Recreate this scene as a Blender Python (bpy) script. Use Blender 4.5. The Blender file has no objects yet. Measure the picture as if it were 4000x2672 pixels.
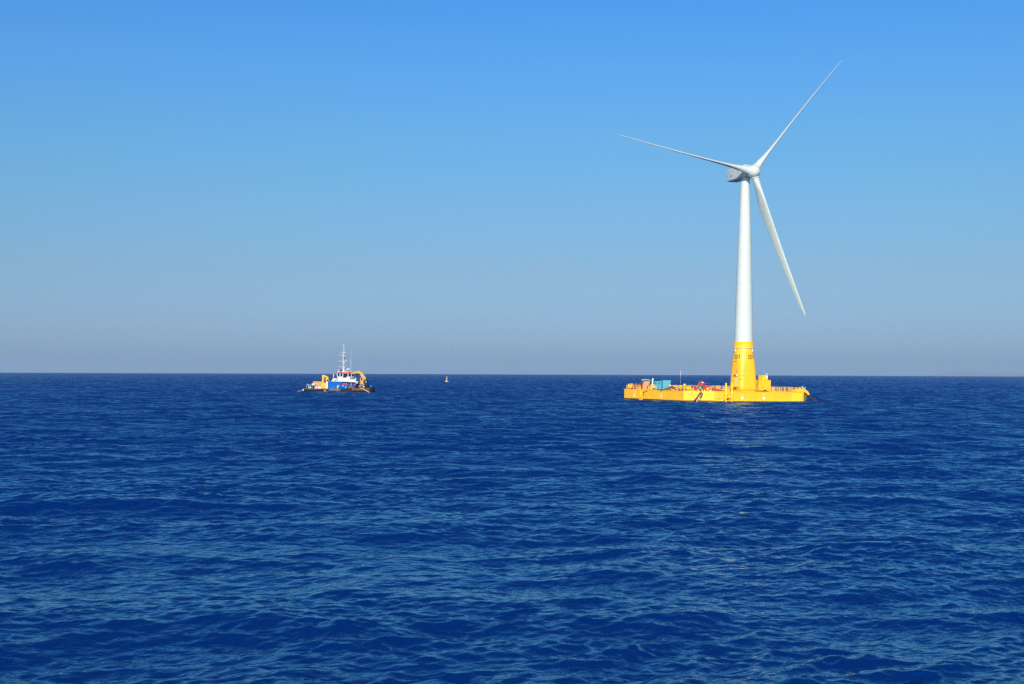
import bpy, bmesh, math, random
import numpy as np
from mathutils import Vector, Matrix, Euler

R = math.radians
random.seed(7)
S = bpy.context.scene
COL = S.collection

# ------------------------------------------------------------------ camera
CAM_H = 7.27                       # the photographer stands on a ship's deck
EARTH = 6371000 * 7 / 6            # earth radius with refraction
F_PX, W_PX = 5200.0, 4000.0
cam = bpy.data.cameras.new('camera')
cam.sensor_fit = 'HORIZONTAL'
cam.sensor_width = 36.0
cam.lens = 36.0 * F_PX / W_PX
cam.clip_start = 0.5
cam.clip_end = 200000
camo = bpy.data.objects.new('camera', cam)
COL.objects.link(camo)
camo.location = (0, 0, CAM_H)
PITCH = math.atan((126.5 - 7.2) / F_PX)
camo.rotation_euler = (Matrix.Rotation(R(90) + PITCH, 3, 'X') @ Matrix.Rotation(R(0.215), 3, 'Z')).to_euler()
S.camera = camo

# ------------------------------------------------------------------ sky
SUN_EL, SUN_AZ = 23.0, -8.0         # sun behind the camera, slightly to the left
wd = bpy.data.worlds.new('World')
S.world = wd
wd.use_nodes = True
nt = wd.node_tree
for n in list(nt.nodes):
    nt.nodes.remove(n)
wo = nt.nodes.new('ShaderNodeOutputWorld')
bg = nt.nodes.new('ShaderNodeBackground')
sky = nt.nodes.new('ShaderNodeTexSky')
sky.sky_type = 'NISHITA'
sky.sun_disc = False
sky.sun_elevation = R(SUN_EL)
sky.sun_rotation = R(180 - SUN_AZ)
sky.air_density = 1.0
sky.dust_density = 0.6
sky.ozone_density = 2.0
tc = nt.nodes.new('ShaderNodeTexCoord')
up = nt.nodes.new('ShaderNodeVectorMath'); up.operation = 'ADD'; up.inputs[1].default_value = (0, 0, 0.004)
nt.links.new(tc.outputs['Generated'], up.inputs[0])
nt.links.new(up.outputs[0], sky.inputs[0])
# the sky's own colour by elevation (camera-style saturation of the real sky)
sx = nt.nodes.new('ShaderNodeSeparateXYZ')
nt.links.new(tc.outputs['Generated'], sx.inputs[0])
ramp = nt.nodes.new('ShaderNodeValToRGB')
nt.links.new(sx.outputs[2], ramp.inputs[0])
SKY_TINT = [(0.0048, (0.327, 0.568, 1.055)), (0.0228, (0.406, 0.59, 1.073)), (0.074, (0.453, 0.627, 0.904)), (0.1246, (0.449, 0.739, 0.99)), (0.1743, (0.421, 0.827, 1.114)), (0.2226, (0.391, 0.869, 1.307)), (0.2694, (0.332, 0.861, 1.414)), (0.6, (0.26, 0.78, 1.25))]
el = ramp.color_ramp.elements
while len(el) < len(SKY_TINT):
    el.new(0.5)
for e, (p, c) in zip(el, SKY_TINT):
    e.position = p
    e.color = (*c, 1)
mx = nt.nodes.new('ShaderNodeMix'); mx.data_type = 'RGBA'; mx.blend_type = 'MULTIPLY'
mx.inputs[0].default_value = 1.0
nt.links.new(sky.outputs[0], mx.inputs[6])
nt.links.new(ramp.outputs[0], mx.inputs[7])
nt.links.new(mx.outputs[2], bg.inputs[0])
bg.inputs[1].default_value = 0.087
wd.cycles.sampling_method = 'NONE'       # the smooth sky needs no light sampling of its own
nt.links.new(bg.outputs[0], wo.inputs[0])

# ------------------------------------------------------------------ sun
sl = bpy.data.lights.new('sun', 'SUN')
sl.energy = 5.0
sl.angle = R(0.53)
sl.color = (1.0, 0.93, 0.80)
so = bpy.data.objects.new('sun', sl)
COL.objects.link(so)
sd = Vector((math.sin(R(SUN_AZ)) * math.cos(R(SUN_EL)), -math.cos(R(SUN_AZ)) * math.cos(R(SUN_EL)), math.sin(R(SUN_EL))))
so.rotation_euler = sd.to_track_quat('Z', 'Y').to_euler()
so.location = sd * 300

# ------------------------------------------------------------------ exposure
S.view_settings.view_transform = 'Standard'
S.view_settings.look = 'None'
S.view_settings.exposure = 0.2
S.view_settings.gamma = 1.0
S.view_settings.use_curve_mapping = False
S.cycles.use_denoising = False
S.cycles.sample_clamp_indirect = 3.0

# ------------------------------------------------------------------ materials
def nodes(name):
    m = bpy.data.materials.new(name)
    m.use_nodes = True
    return m, m.node_tree, m.node_tree.nodes['Principled BSDF']

def N(t, kind, **kw):
    n = t.nodes.new(kind)
    for k, v in kw.items():
        setattr(n, k, v)
    return n

def MATH(t, op, a, b=None, c=None, clamp=False):
    n = t.nodes.new('ShaderNodeMath'); n.operation = op; n.use_clamp = clamp
    for i, v in enumerate((a, b, c)):
        if v is None: continue
        if isinstance(v, (int, float)): n.inputs[i].default_value = v
        else: t.links.new(v, n.inputs[i])
    return n.outputs[0]

def VMATH(t, op, a, b=None):
    n = t.nodes.new('ShaderNodeVectorMath'); n.operation = op
    for i, v in enumerate((a, b)):
        if v is None: continue
        if isinstance(v, tuple): n.inputs[i].default_value = v
        else: t.links.new(v, n.inputs[i])
    return n

# ------------------------------------------------------------------ sea
def sea_material():
    m, t, b = nodes('sea_water')
    t.nodes.remove(b)
    geo = N(t, 'ShaderNodeNewGeometry')
    pos = geo.outputs['Position']
    sepn = N(t, 'ShaderNodeSeparateXYZ'); t.links.new(geo.outputs['Normal'], sepn.inputs[0])
    # gusts: patches where the small ripples are stronger or weaker
    gm = VMATH(t, 'MULTIPLY', pos, (0.010, 0.030, 0.0)).outputs[0]
    gn = N(t, 'ShaderNodeTexNoise'); gn.inputs['Scale'].default_value = 1.0; gn.inputs['Detail'].default_value = 3
    t.links.new(gm, gn.inputs['Vector'])
    gust = MATH(t, 'MULTIPLY_ADD', gn.outputs[0], 1.5, 0.25)
    SX = SY = None
    rot = R(-20)
    # small waves: finite-difference slopes of noise heights, (wavelength, rms-ish amplitude, lateral stretch, detail)
    la = N(t, 'ShaderNodeAttribute'); la.attribute_name = 'lost_slope'
    for lam, amp, st, det, far in SMALL_WAVES:
        eps = lam * 0.12
        vals = []
        for d in ((0, 0, 0), (eps, 0, 0), (0, eps, 0)):
            q = VMATH(t, 'ADD', pos, d).outputs[0]
            mp = N(t, 'ShaderNodeMapping')
            mp.vector_type = 'TEXTURE'
            mp.inputs['Rotation'].default_value = (0, 0, rot)
            mp.inputs['Scale'].default_value = (lam * st, lam, lam)
            t.links.new(q, mp.inputs['Vector'])
            z = N(t, 'ShaderNodeTexNoise')
            z.inputs['Scale'].default_value = 1.0
            z.inputs['Detail'].default_value = det
            z.inputs['Roughness'].default_value = 0.55
            z.inputs['Distortion'].default_value = 0.3
            t.links.new(mp.outputs[0], z.inputs['Vector'])
            vals.append(z.outputs[0])
        k = amp / eps
        if far: k = MATH(t, 'MULTIPLY', la.outputs['Fac'], k * far)
        dx = MATH(t, 'MULTIPLY', MATH(t, 'SUBTRACT', vals[1], vals[0]), k)
        dy = MATH(t, 'MULTIPLY', MATH(t, 'SUBTRACT', vals[2], vals[0]), k)
        SX = dx if SX is None else MATH(t, 'ADD', SX, dx)
        SY = dy if SY is None else MATH(t, 'ADD', SY, dy)
        rot += R(23)
    SX = MATH(t, 'MULTIPLY', SX, gust)
    SY = MATH(t, 'MULTIPLY', SY, gust)
    # wind-driven ripples lean: their gentle backs face upwind, towards the camera
    ny = MATH(t, 'MULTIPLY', SY, -1)
    ny = MATH(t, 'ADD', MATH(t, 'MULTIPLY', MATH(t, 'MAXIMUM', ny, 0.0), LEE), MATH(t, 'MINIMUM', ny, 0.0))
    ny = MATH(t, 'SUBTRACT', ny, MATH(t, 'MULTIPLY', la.outputs['Fac'], BIAS))
    cx = N(t, 'ShaderNodeCombineXYZ')
    t.links.new(MATH(t, 'MULTIPLY', SX, -0.7), cx.inputs[0])   # crests run across the wind
    t.links.new(ny, cx.inputs[1])
    nn = VMATH(t, 'ADD', geo.outputs['Normal'], cx.outputs[0]).outputs[0]
    nn = VMATH(t, 'NORMALIZE', nn).outputs[0]
    dif = N(t, 'ShaderNodeBsdfDiffuse')           # light scattered back out of the deep water
    dif.inputs['Color'].default_value = (*WATER, 1)
    t.links.new(nn, dif.inputs['Normal'])
    gl = N(t, 'ShaderNodeBsdfGlossy')             # the sky and the hulls mirrored in the surface
    gl.inputs['Color'].default_value = (*MIRROR, 1)
    gl.inputs['Roughness'].default_value = 0.10
    t.links.new(nn, gl.inputs['Normal'])
    fr = N(t, 'ShaderNodeFresnel'); fr.inputs['IOR'].default_value = 1.333
    t.links.new(nn, fr.inputs['Normal'])
    mix = N(t, 'ShaderNodeMixShader')
    t.links.new(fr.outputs[0], mix.inputs[0])
    t.links.new(dif.outputs[0], mix.inputs[1])
    t.links.new(gl.outputs[0], mix.inputs[2])
    t.links.new(mix.outputs[0], t.nodes['Material Output'].inputs[0])
    return m

SMALL_WAVES = [(4.2, 0.9, 1.8, 1.0, 10.0), (1.0, 0.18, 1.3, 1.0, 0), (0.45, 0.12, 1.3, 1.0, 0), (0.18, 0.045, 1.3, 1.0, 0)]
WATER = (0.0001, 0.0165, 0.114)
MIRROR = (0.66, 0.97, 1.0)
LEE = 0.40
BIAS = 1.15

def build_sea():
    rs = np.random.RandomState(11)
    # rows: fine near the camera, widening with distance
    rows = [6.0]
    px = 1331.0 * CAM_H
    while rows[-1] < 60000:
        r = rows[-1]
        d1 = 0.7 * r * r / px                       # about 0.7 of a pixel of this view
        d = max(0.09, min(d1, 0.0016 * r + 0.06)) if r < 700 else 0.0016 * r * (r / 700) ** 0.5
        rows.append(r + d)
    rows = np.array(rows)
    fine = np.radians(np.linspace(-38, 38, 1180))
    coarse = np.radians(np.linspace(38, 322, 90))[1:-1]
    ang = np.concatenate([fine, coarse])
    nr, na = len(rows), len(ang)
    r = rows[:, None]; a = ang[None, :]
    X = r * np.sin(a); Y = r * np.cos(a)
    dr = np.gradient(rows)[:, None] * np.ones_like(a)
    n = 330
    lam = np.exp(rs.uniform(np.log(0.38), np.log(34), n))
    wind = R(90 + 18)                              # blowing away from the camera and a little to the left
    spread = rs.normal(0, 1, n) * np.where(lam > 12, R(22), R(34))
    th = wind + spread
    k = 2 * np.pi / lam
    slope = np.interp(np.log(lam), np.log([0.38, 0.6, 1.0, 2.0, 4.0, 8, 16, 34]), [1.0, 1.1, 1.05, 0.75, 0.56, 0.60, 0.46, 0.12])
    slope = slope * rs.uniform(0.5, 1.4, n)
    slope *= WAVE_RMS / math.sqrt((slope ** 2).sum() / 2)
    amp = slope / k
    ph = rs.uniform(0, 2 * np.pi, n)
    LOST = np.full(nr, (slope ** 2).sum() / 2)      # slope variance the coarser far rows cannot carry
    Z = np.zeros_like(X); DX = np.zeros_like(X); DY = np.zeros_like(X)
    X32 = X.astype(np.float32); Y32 = Y.astype(np.float32)
    PATCH = np.zeros_like(X32)
    for i in range(22):
        w = 2 * np.pi / np.exp(rs.uniform(np.log(5), np.log(80))); q = rs.uniform(0, 2 * np.pi)
        PATCH += np.cos(w * 0.55 * np.cos(q) * X32 + w * np.sin(q) * Y32 + rs.uniform(0, 6.28)).astype(np.float32)
    PATCH = np.clip(1.0 + 0.065 * PATCH, 0.5, 1.6)
    for i in range(n):
        cut = lam[i] / 2.5
        last = int(np.searchsorted(np.gradient(rows), cut * 1.6))
        if last < 2: continue
        f = np.clip((cut * 1.6 - dr[:last]) / (cut * 0.8), 0, 1).astype(np.float32)
        LOST[:last] -= slope[i] ** 2 / 2 * f[:, 0].astype(float) ** 2
        p = (k[i] * np.cos(th[i])) * X32[:last] + (k[i] * np.sin(th[i])) * Y32[:last] + ph[i]
        c = np.cos(p); s = np.sin(p)
        if lam[i] < 3.5:                            # gusty patches: short waves come and go
            c *= PATCH[:last]; s *= PATCH[:last]
        Z[:last] += amp[i] * f * c
        q = 0.85 * amp[i] * f * s
        DX[:last] -= q * math.cos(th[i]); DY[:last] -= q * math.sin(th[i])
    Z -= (X ** 2 + Y ** 2) / (2 * EARTH)
    X = X + DX; Y = Y + DY
    co = np.stack([X, Y, Z], -1).reshape(-1, 3)
    i = np.arange(nr - 1)[:, None] * na
    j = np.arange(na)[None, :]; jn = (j + 1) % na
    quads = np.stack([i + j, i + jn, i + na + jn, i + na + j], -1).reshape(-1, 4)
    centre = len(co)
    co = np.vstack([co, [[0, 0, -0.1]]])
    # close the disc under the camera
    tri = np.stack([np.full(na, centre), (np.arange(na) + 1) % na, np.arange(na)], -1)
    me = bpy.data.meshes.new('sea')
    me.vertices.add(len(co)); me.vertices.foreach_set('co', co.ravel())
    nl = quads.size + tri.size
    me.loops.add(nl); me.loops.foreach_set('vertex_index', np.concatenate([quads.ravel(), tri.ravel()]).astype(np.int32))
    np_ = len(quads) + len(tri)
    me.polygons.add(np_)
    st = np.concatenate([np.arange(len(quads)) * 4, quads.size + np.arange(len(tri)) * 3]).astype(np.int32)
    me.polygons.foreach_set('loop_start', st)
    me.polygons.foreach_set('use_smooth', np.ones(np_, bool))
    me.update(calc_edges=True)
    at = me.attributes.new('lost_slope', 'FLOAT', 'POINT')
    lost = np.sqrt(np.clip(LOST, 0, None))
    at.data.foreach_set('value', np.concatenate([np.repeat(lost, na), [0]]).astype(np.float32))
    me.materials.append(sea_material())
    o = bpy.data.objects.new('sea', me)
    COL.objects.link(o)
    o['kind'] = 'structure'
    print('SEA', nr, na, len(co))
    return o

WAVE_RMS = 0.195
build_sea()

# ================================================================== helpers
class MB:
    """collects boxes, tubes, prisms and lathes and links them as one mesh object"""
    def __init__(self):
        self.v = []; self.f = []; self.m = Matrix.Identity(4); self.s = []; self.mi = []; self.cur = 0
    def add(self, vs, fs, smooth=False):
        o = len(self.v)
        self.v += [tuple(self.m @ Vector(p)) for p in vs]
        for f in fs:
            self.f.append(tuple(i + o for i in f)); self.s.append(smooth); self.mi.append(self.cur)
        return self
    def box(self, x0, x1, y0, y1, z0, z1):
        vs = [(x, y, z) for z in (z0, z1) for y in (y0, y1) for x in (x0, x1)]
        return self.add(vs, [(0, 2, 3, 1), (4, 5, 7, 6), (0, 1, 5, 4), (2, 6, 7, 3), (0, 4, 6, 2), (1, 3, 7, 5)])
    def prism(self, poly, z0, z1):
        """poly: xy outline, counter-clockwise"""
        n = len(poly)
        vs = [(x, y, z0) for x, y in poly] + [(x, y, z1) for x, y in poly]
        fs = [tuple(reversed(range(n))), tuple(range(n, 2 * n))]
        fs += [(i, (i + 1) % n, n + (i + 1) % n, n + i) for i in range(n)]
        return self.add(vs, fs)
    def prism_y(self, poly, y0, y1):
        """poly: xz outline, pushed from y0 to y1"""
        n = len(poly)
        vs = [(x, y0, z) for x, z in poly] + [(x, y1, z) for x, z in poly]
        fs = [tuple(range(n)), tuple(reversed(range(n, 2 * n)))]
        fs += [((i + 1) % n, i, n + i, n + (i + 1) % n) for i in range(n)]
        return self.add(vs, fs)
    def tube(self, pts, r, n=8, r2=None, cap=True):
        pts = [Vector(p) for p in pts]
        vs = []; fs = []; k = len(pts)
        for i, p in enumerate(pts):
            d = (pts[min(i + 1, k - 1)] - pts[max(i - 1, 0)]).normalized()
            a = d.orthogonal().normalized() if i == 0 else (a - d * a.dot(d)).normalized()
            b = d.cross(a)
            rr = r if r2 is None else r + (r2 - r) * i / (k - 1)
            vs += [p + rr * (math.cos(2 * math.pi * j / n) * a + math.sin(2 * math.pi * j / n) * b) for j in range(n)]
        for i in range(k - 1):
            fs += [(i * n + j, i * n + (j + 1) % n, (i + 1) * n + (j + 1) % n, (i + 1) * n + j) for j in range(n)]
        self.add(vs, fs, True)
        if cap:
            o = len(self.v) - len(vs)
            for ring, rev in ((0, True), (k - 1, False)):
                idx = [o + ring * n + j for j in range(n)]
                self.f.append(tuple(reversed(idx)) if rev else tuple(idx)); self.s.append(False); self.mi.append(self.cur)
        return self
    def lathe(self, prof, n=16, cx=0, cy=0):
        """prof: (radius, z) from the bottom up"""
        vs = []; fs = []
        for r, z in prof:
            vs += [(cx + r * math.cos(2 * math.pi * j / n), cy + r * math.sin(2 * math.pi * j / n), z) for j in range(n)]
        for i in range(len(prof) - 1):
            fs += [(i * n + j, i * n + (j + 1) % n, (i + 1) * n + (j + 1) % n, (i + 1) * n + j) for j in range(n)]
        self.add(vs, fs, True)
        o = len(self.v) - len(vs)
        for ring, rev in ((0, True), (len(prof) - 1, False)):
            idx = [o + ring * n + j for j in range(n)]
            self.f.append(tuple(reversed(idx)) if rev else tuple(idx)); self.s.append(False); self.mi.append(self.cur)
        return self
    def ball(self, c, rx, ry=None, rz=None, n=12):
        ry = rx if ry is None else ry; rz = rx if rz is None else rz
        vs = []; fs = []; k = n // 2
        for i in range(1, k):
            t = math.pi * i / k
            vs += [(c[0] + rx * math.sin(t) * math.cos(2 * math.pi * j / n), c[1] + ry * math.sin(t) * math.sin(2 * math.pi * j / n), c[2] - rz * math.cos(t)) for j in range(n)]
        for i in range(k - 2):
            fs += [(i * n + j, i * n + (j + 1) % n, (i + 1) * n + (j + 1) % n, (i + 1) * n + j) for j in range(n)]
        b = len(vs); vs += [(c[0], c[1], c[2] - rz), (c[0], c[1], c[2] + rz)]
        fs += [(b, (j + 1) % n, j) for j in range(n)]
        fs += [(b + 1, (k - 2) * n + j, (k - 2) * n + (j + 1) % n) for j in range(n)]
        return self.add(vs, fs, True)
    def ring(self, c, R0, r, n=20, m=8, axis='Y'):
        pts = []
        for i in range(n + 1):
            t = 2 * math.pi * i / n
            p = {'Y': (math.cos(t), 0, math.sin(t)), 'Z': (math.cos(t), math.sin(t), 0), 'X': (0, math.cos(t), math.sin(t))}[axis]
            pts.append((c[0] + R0 * p[0], c[1] + R0 * p[1], c[2] + R0 * p[2]))
        return self.tube(pts, r, m, cap=False)
    def build(self, name, mat, parent=None, bevel=0.0):
        me = bpy.data.meshes.new(name)
        me.from_pydata(self.v, [], self.f)
        me.polygons.foreach_set('use_smooth', self.s)
        for m in (mat if isinstance(mat, (list, tuple)) else [mat]):
            me.materials.append(m)
        me.polygons.foreach_set('material_index', self.mi)
        me.update()
        o = bpy.data.objects.new(name, me)
        COL.objects.link(o)
        if parent is not None: o.parent = parent
        if bevel:
            b = o.modifiers.new('bevel', 'BEVEL'); b.width = bevel; b.segments = 2
            b.limit_method = 'ANGLE'; b.angle_limit = R(40)
        return o

def tag(o, label, cat, group=None):
    o['label'] = label; o['category'] = cat
    if group: o['group'] = group
    return o

def thing(name, label, cat, M=None, group=None):
    o = bpy.data.objects.new(name, None)
    o.empty_display_size = 0.5
    COL.objects.link(o)
    if M is not None: o.matrix_world = M
    return tag(o, label, cat, group)

def copy_tree(o):
    c = o.copy(); COL.objects.link(c)
    for ch in list(o.children):
        d = ch.copy(); COL.objects.link(d); d.parent = c
        for g in list(ch.children):
            e = g.copy(); COL.objects.link(e); e.parent = d
    return c

def paint(name, col, rough=0.45, wear=0.10, scale=0.6, rust=0.0, metal=0.0, coat=0.0, rust_col=(0.16, 0.06, 0.02)):
    """painted or bare surface with faint mottling, run-down streaks and optional rust"""
    m, t, b = nodes(name)
    b.inputs['Roughness'].default_value = rough
    b.inputs['Metallic'].default_value = metal
    b.inputs['Coat Weight'].default_value = coat
    co = N(t, 'ShaderNodeTexCoord')
    n1 = N(t, 'ShaderNodeTexNoise'); n1.inputs['Scale'].default_value = scale; n1.inputs['Detail'].default_value = 6; n1.inputs['Roughness'].default_value = 0.6
    t.links.new(co.outputs['Object'], n1.inputs['Vector'])
    mp = N(t, 'ShaderNodeMapping'); mp.inputs['Scale'].default_value = (2.2, 2.2, 0.15)
    t.links.new(co.outputs['Object'], mp.inputs['Vector'])
    n2 = N(t, 'ShaderNodeTexNoise'); n2.inputs['Scale'].default_value = 1.0; n2.inputs['Detail'].default_value = 4
    t.links.new(mp.outputs[0], n2.inputs['Vector'])
    k = MATH(t, 'MULTIPLY_ADD', MATH(t, 'ADD', n1.outputs[0], n2.outputs[0]), wear * 2.0, 1.0 - wear * 2.0)
    mul = VMATH(t, 'SCALE', (col[0], col[1], col[2]))
    t.links.new(k, mul.inputs['Scale'])
    out = mul.outputs[0]
    if rust:
        mp2 = N(t, 'ShaderNodeMapping'); mp2.inputs['Scale'].default_value = (1.1, 1.1, 0.22)
        t.links.new(co.outputs['Object'], mp2.inputs['Vector'])
        n3 = N(t, 'ShaderNodeTexNoise'); n3.inputs['Scale'].default_value = 1.3; n3.inputs['Detail'].default_value = 8; n3.inputs['Roughness'].default_value = 0.7
        t.links.new(mp2.outputs[0], n3.inputs['Vector'])
        f = MATH(t, 'MULTIPLY', MATH(t, 'SUBTRACT', n3.outputs[0], 0.66 - rust * 0.2, clamp=True), 5.0, clamp=True)
        mx = N(t, 'ShaderNodeMix'); mx.data_type = 'RGBA'
        t.links.new(f, mx.inputs[0]); t.links.new(out, mx.inputs[6]); mx.inputs[7].default_value = (*rust_col, 1)
        out = mx.outputs[2]
    t.links.new(out, b.inputs['Base Color'])
    return m

M = dict(
    yellow=paint('yellow_paint', (0.96, 0.48, 0.014), 0.38, 0.05, 0.5),
    fresh=paint('fresh_yellow_paint', (0.97, 0.55, 0.026), 0.36, 0.04, 0.5),
    hullyel=paint('hull_yellow_paint', (0.96, 0.475, 0.014), 0.42, 0.15, 0.5, rust=0.34, rust_col=(0.38, 0.20, 0.02)),
    fouling=paint('dark_fouled_hull', (0.075, 0.045, 0.018), 0.8, 0.25, 1.2),
    white=paint('white_gelcoat', (0.51, 0.54, 0.515), 0.32, 0.03, 0.2),
    grey=paint('grey_gelcoat', (0.62, 0.64, 0.66), 0.4, 0.04, 0.3),
    midgrey=paint('grey_metal', (0.30, 0.31, 0.32), 0.5, 0.15, 1.0),
    darkgrey=paint('dark_grey_paint', (0.07, 0.072, 0.075), 0.5, 0.15, 1.0),
    dark=paint('dark_rubber', (0.018, 0.018, 0.020), 0.7, 0.3, 1.5),
    fender=paint('grey_fender_rubber', (0.10, 0.10, 0.095), 0.8, 0.35, 1.5),
    steel=paint('galvanised_steel', (0.45, 0.46, 0.47), 0.45, 0.1, 2.0, metal=0.3),
    deck=paint('worn_yellow_deck', (0.50, 0.30, 0.05), 0.7, 0.25, 0.6, rust=0.25),
    railyel=paint('rail_yellow_paint', (0.80, 0.46, 0.06), 0.5, 0.12, 1.0),
    boatwhite=paint('boat_white_paint', (0.54, 0.56, 0.55), 0.35, 0.10, 0.8, rust=0.05),
    faint=paint('faded_marking_paint', (0.93, 0.58, 0.16), 0.5, 0.1, 1.0),
    draft=paint('pale_marking_paint', (0.86, 0.76, 0.42), 0.5, 0.08, 1.0),
    stencil=paint('brown_lettering', (0.13, 0.055, 0.004), 0.6, 0.1, 1.0),
    red=paint('red_paint', (0.34, 0.008, 0.022), 0.4, 0.12, 1.2),
    brightred=paint('bright_red_paint', (0.50, 0.022, 0.03), 0.45, 0.1, 1.2),
    orange=paint('orange_paint', (0.78, 0.22, 0.05), 0.5, 0.1, 1.0, rust=0.1),
    lifeorange=paint('lifebuoy_orange', (0.80, 0.22, 0.08), 0.5, 0.06, 1.0),
    cyan=paint('turquoise_paint', (0.07, 0.34, 0.46), 0.45, 0.10, 0.8),
    blue=paint('blue_hull_paint', (0.002, 0.085, 0.37), 0.35, 0.10, 0.5),
    drumblue=paint('blue_drum_plastic', (0.02, 0.16, 0.55), 0.35, 0.08, 1.0),
    navy=paint('navy_tarpaulin', (0.012, 0.03, 0.16), 0.7, 0.2, 1.5),
    ochre=paint('ochre_crane_paint', (0.46, 0.24, 0.02), 0.45, 0.15, 0.8, rust=0.1),
    craneyel=paint('crane_yellow_paint', (0.70, 0.34, 0.018), 0.4, 0.10, 0.8, rust=0.06),
    brown=paint('rusty_brown_hull', (0.13, 0.055, 0.035), 0.7, 0.3, 0.8, rust=0.35),
    rope=paint('pale_rope', (0.55, 0.46, 0.33), 0.9, 0.15, 3.0),
    net=paint('brown_hose_rubber', (0.13, 0.05, 0.045), 0.75, 0.3, 1.5),
    chain=paint('rusty_chain', (0.06, 0.03, 0.03), 0.8, 0.3, 2.5, rust=0.2),
    sack=paint('cream_sackcloth', (0.55, 0.46, 0.38), 0.9, 0.12, 1.5),
    black=paint('black_paint', (0.012, 0.012, 0.016), 0.45, 0.2, 1.0),
    glass=paint('dark_window_glass', (0.012, 0.016, 0.03), 0.08, 0.1, 1.0),
    skin=paint('skin', (0.45, 0.26, 0.18), 0.6, 0.04, 3.0),
    feather=paint('white_feathers', (0.82, 0.83, 0.82), 0.8, 0.04, 5.0),
    wing=paint('grey_feathers', (0.42, 0.45, 0.48), 0.8, 0.08, 5.0),
    beak=paint('yellow_beak', (0.7, 0.4, 0.04), 0.5, 0.04, 5.0),
    land=paint('far_land', (0.10, 0.11, 0.06), 0.9, 0.3, 0.004),
)

M['buoyorange'] = paint('sunbleached_orange_paint', (0.80, 0.36, 0.14), 0.5, 0.08, 1.0)
for n_ in ('blue', 'black', 'dark', 'fender', 'fouling', 'brown'):          # matt, salt-worn surfaces
    M[n_].node_tree.nodes['Principled BSDF'].inputs['Specular IOR Level'].default_value = 0.12
    M[n_].node_tree.nodes['Principled BSDF'].inputs['Roughness'].default_value = 0.75

# ================================================================== floating platform
PD = 360.0                                  # metres to the platform's centre
PXC = 54.75
PHEAD = 63.0                                # platform heading
MP = Matrix.Translation((PXC, PD, 0.0)) @ Matrix.Rotation(R(0.55), 4, 'Y') @ Matrix.Rotation(R(-PHEAD), 4, 'Z')
HS, CH = 19.8, 5.6                         # half side, corner cut
DZ = 2.62                                   # deck height

def octagon(h, c):
    k = h - c
    return [(h, -k), (h, k), (k, h), (-k, h), (-h, k), (-h, -k), (-k, -h), (k, -h)]

def ring_prism(mb, po, pi, z0, z1):
    n = len(po)
    vs = [(x, y, z0) for x, y in po] + [(x, y, z1) for x, y in po] + [(x, y, z0) for x, y in pi] + [(x, y, z1) for x, y in pi]
    fs = []
    for i in range(n):
        j = (i + 1) % n
        fs += [(i, j, n + j, n + i), (2 * n + j, 2 * n + i, 3 * n + i, 3 * n + j),
               (n + i, n + j, 3 * n + j, 3 * n + i), (j, i, 2 * n + i, 2 * n + j)]
    mb.add(vs, fs)

# reading sizes off the photograph: the platform coordinate that shows at a photo column
CAMW = camo.matrix_basis.copy()
CAMI = CAMW.inverted()
def photo_xy(w):
    c = CAMI @ w
    return 2000 + F_PX * c.x / -c.z, 1336 - F_PX * c.y / -c.z
def solve(fn, px, lo=-40.0, hi=40.0):
    for _ in range(50):
        mid = (lo + hi) / 2
        if photo_xy(fn(mid))[0] < px: lo = mid
        else: hi = mid
    return (lo + hi) / 2
def yR(px, x=HS): return solve(lambda t: MP @ Vector((x, t, DZ)), px)
def xL(px, y=-HS): return solve(lambda t: MP @ Vector((t, y, DZ)), px)

plat = thing('floating_platform', 'yellow square floating platform with cut corners carrying the wind turbine', 'platform', MP)
b = MB(); ring_prism(b, octagon(HS, CH), octagon(HS - 8.0, 2.0), -1.2, DZ)
b.build('hull', M['hullyel'], plat, bevel=0.12)
b = MB(); ring_prism(b, octagon(HS + 0.012, CH + 0.005), octagon(HS - 0.4, CH), -1.2, 0.24)
b.build('fouled_band', M['fouling'], plat)
b = MB(); ring_prism(b, octagon(HS - 0.25, CH), octagon(HS - 7.8, 2.1), DZ + 0.002, DZ + 0.03)
b.build('deck', M['deck'], plat)
# bulwark lip along the edge
b = MB(); ring_prism(b, octagon(HS + 0.05, CH), octagon(HS - 0.12, CH), DZ - 0.16, DZ + 0.06)
b.build('edge_lip', M['yellow'], plat)

# fresh plate over the near cut corner (mooring corner)
CM = Matrix.Translation(((HS * 2 - CH) / 2, -(HS * 2 - CH) / 2, 0)) @ Matrix.Rotation(R(-45), 4, 'Z')   # local x out of the corner, y along it
L = CH * math.sqrt(2)
b = MB(); b.m = CM
b.box(0.02, 0.30, -L / 2 + 0.25, L / 2 - 0.1, 0.42, DZ - 0.05)
b.box(0.30, 0.37, -L / 2 + 1.0, -0.9, 1.42, 1.50); b.box(0.30, 0.37, 0.9, L / 2 - 1.1, 1.42, 1.50)
plate = b.build('corner_plate', M['fresh'], plat, bevel=0.05)
b = MB(); b.m = CM
for y in (-2.55, -2.05, -0.55, -0.1, 0.5, 2.2, 2.7):
    b = MB(); b.m = CM
    b.tube([(0.29, y, 1.78), (0.42, y, 1.78)], 0.075, 8)
    b.tube([(0.31, y - 0.1, 1.93), (0.36, y, 1.84)], 0.03, 6)
    b.build('bolt_head', M['stencil'], plate)
for y, s in ((-0.15, 1), (0.8, -1)):          # raised fairlead cheeks on top of the corner
    b = MB(); b.m = CM
    b.prism_y([(-1.3, DZ), (0.35, DZ - 0.25), (0.45, DZ + 0.05), (0.05, DZ + 0.55), (-0.9, DZ + 0.6)], y - 0.16, y + 0.16)
    b.build('fairlead_cheek', M['fresh'], plat, bevel=0.03)
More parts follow.
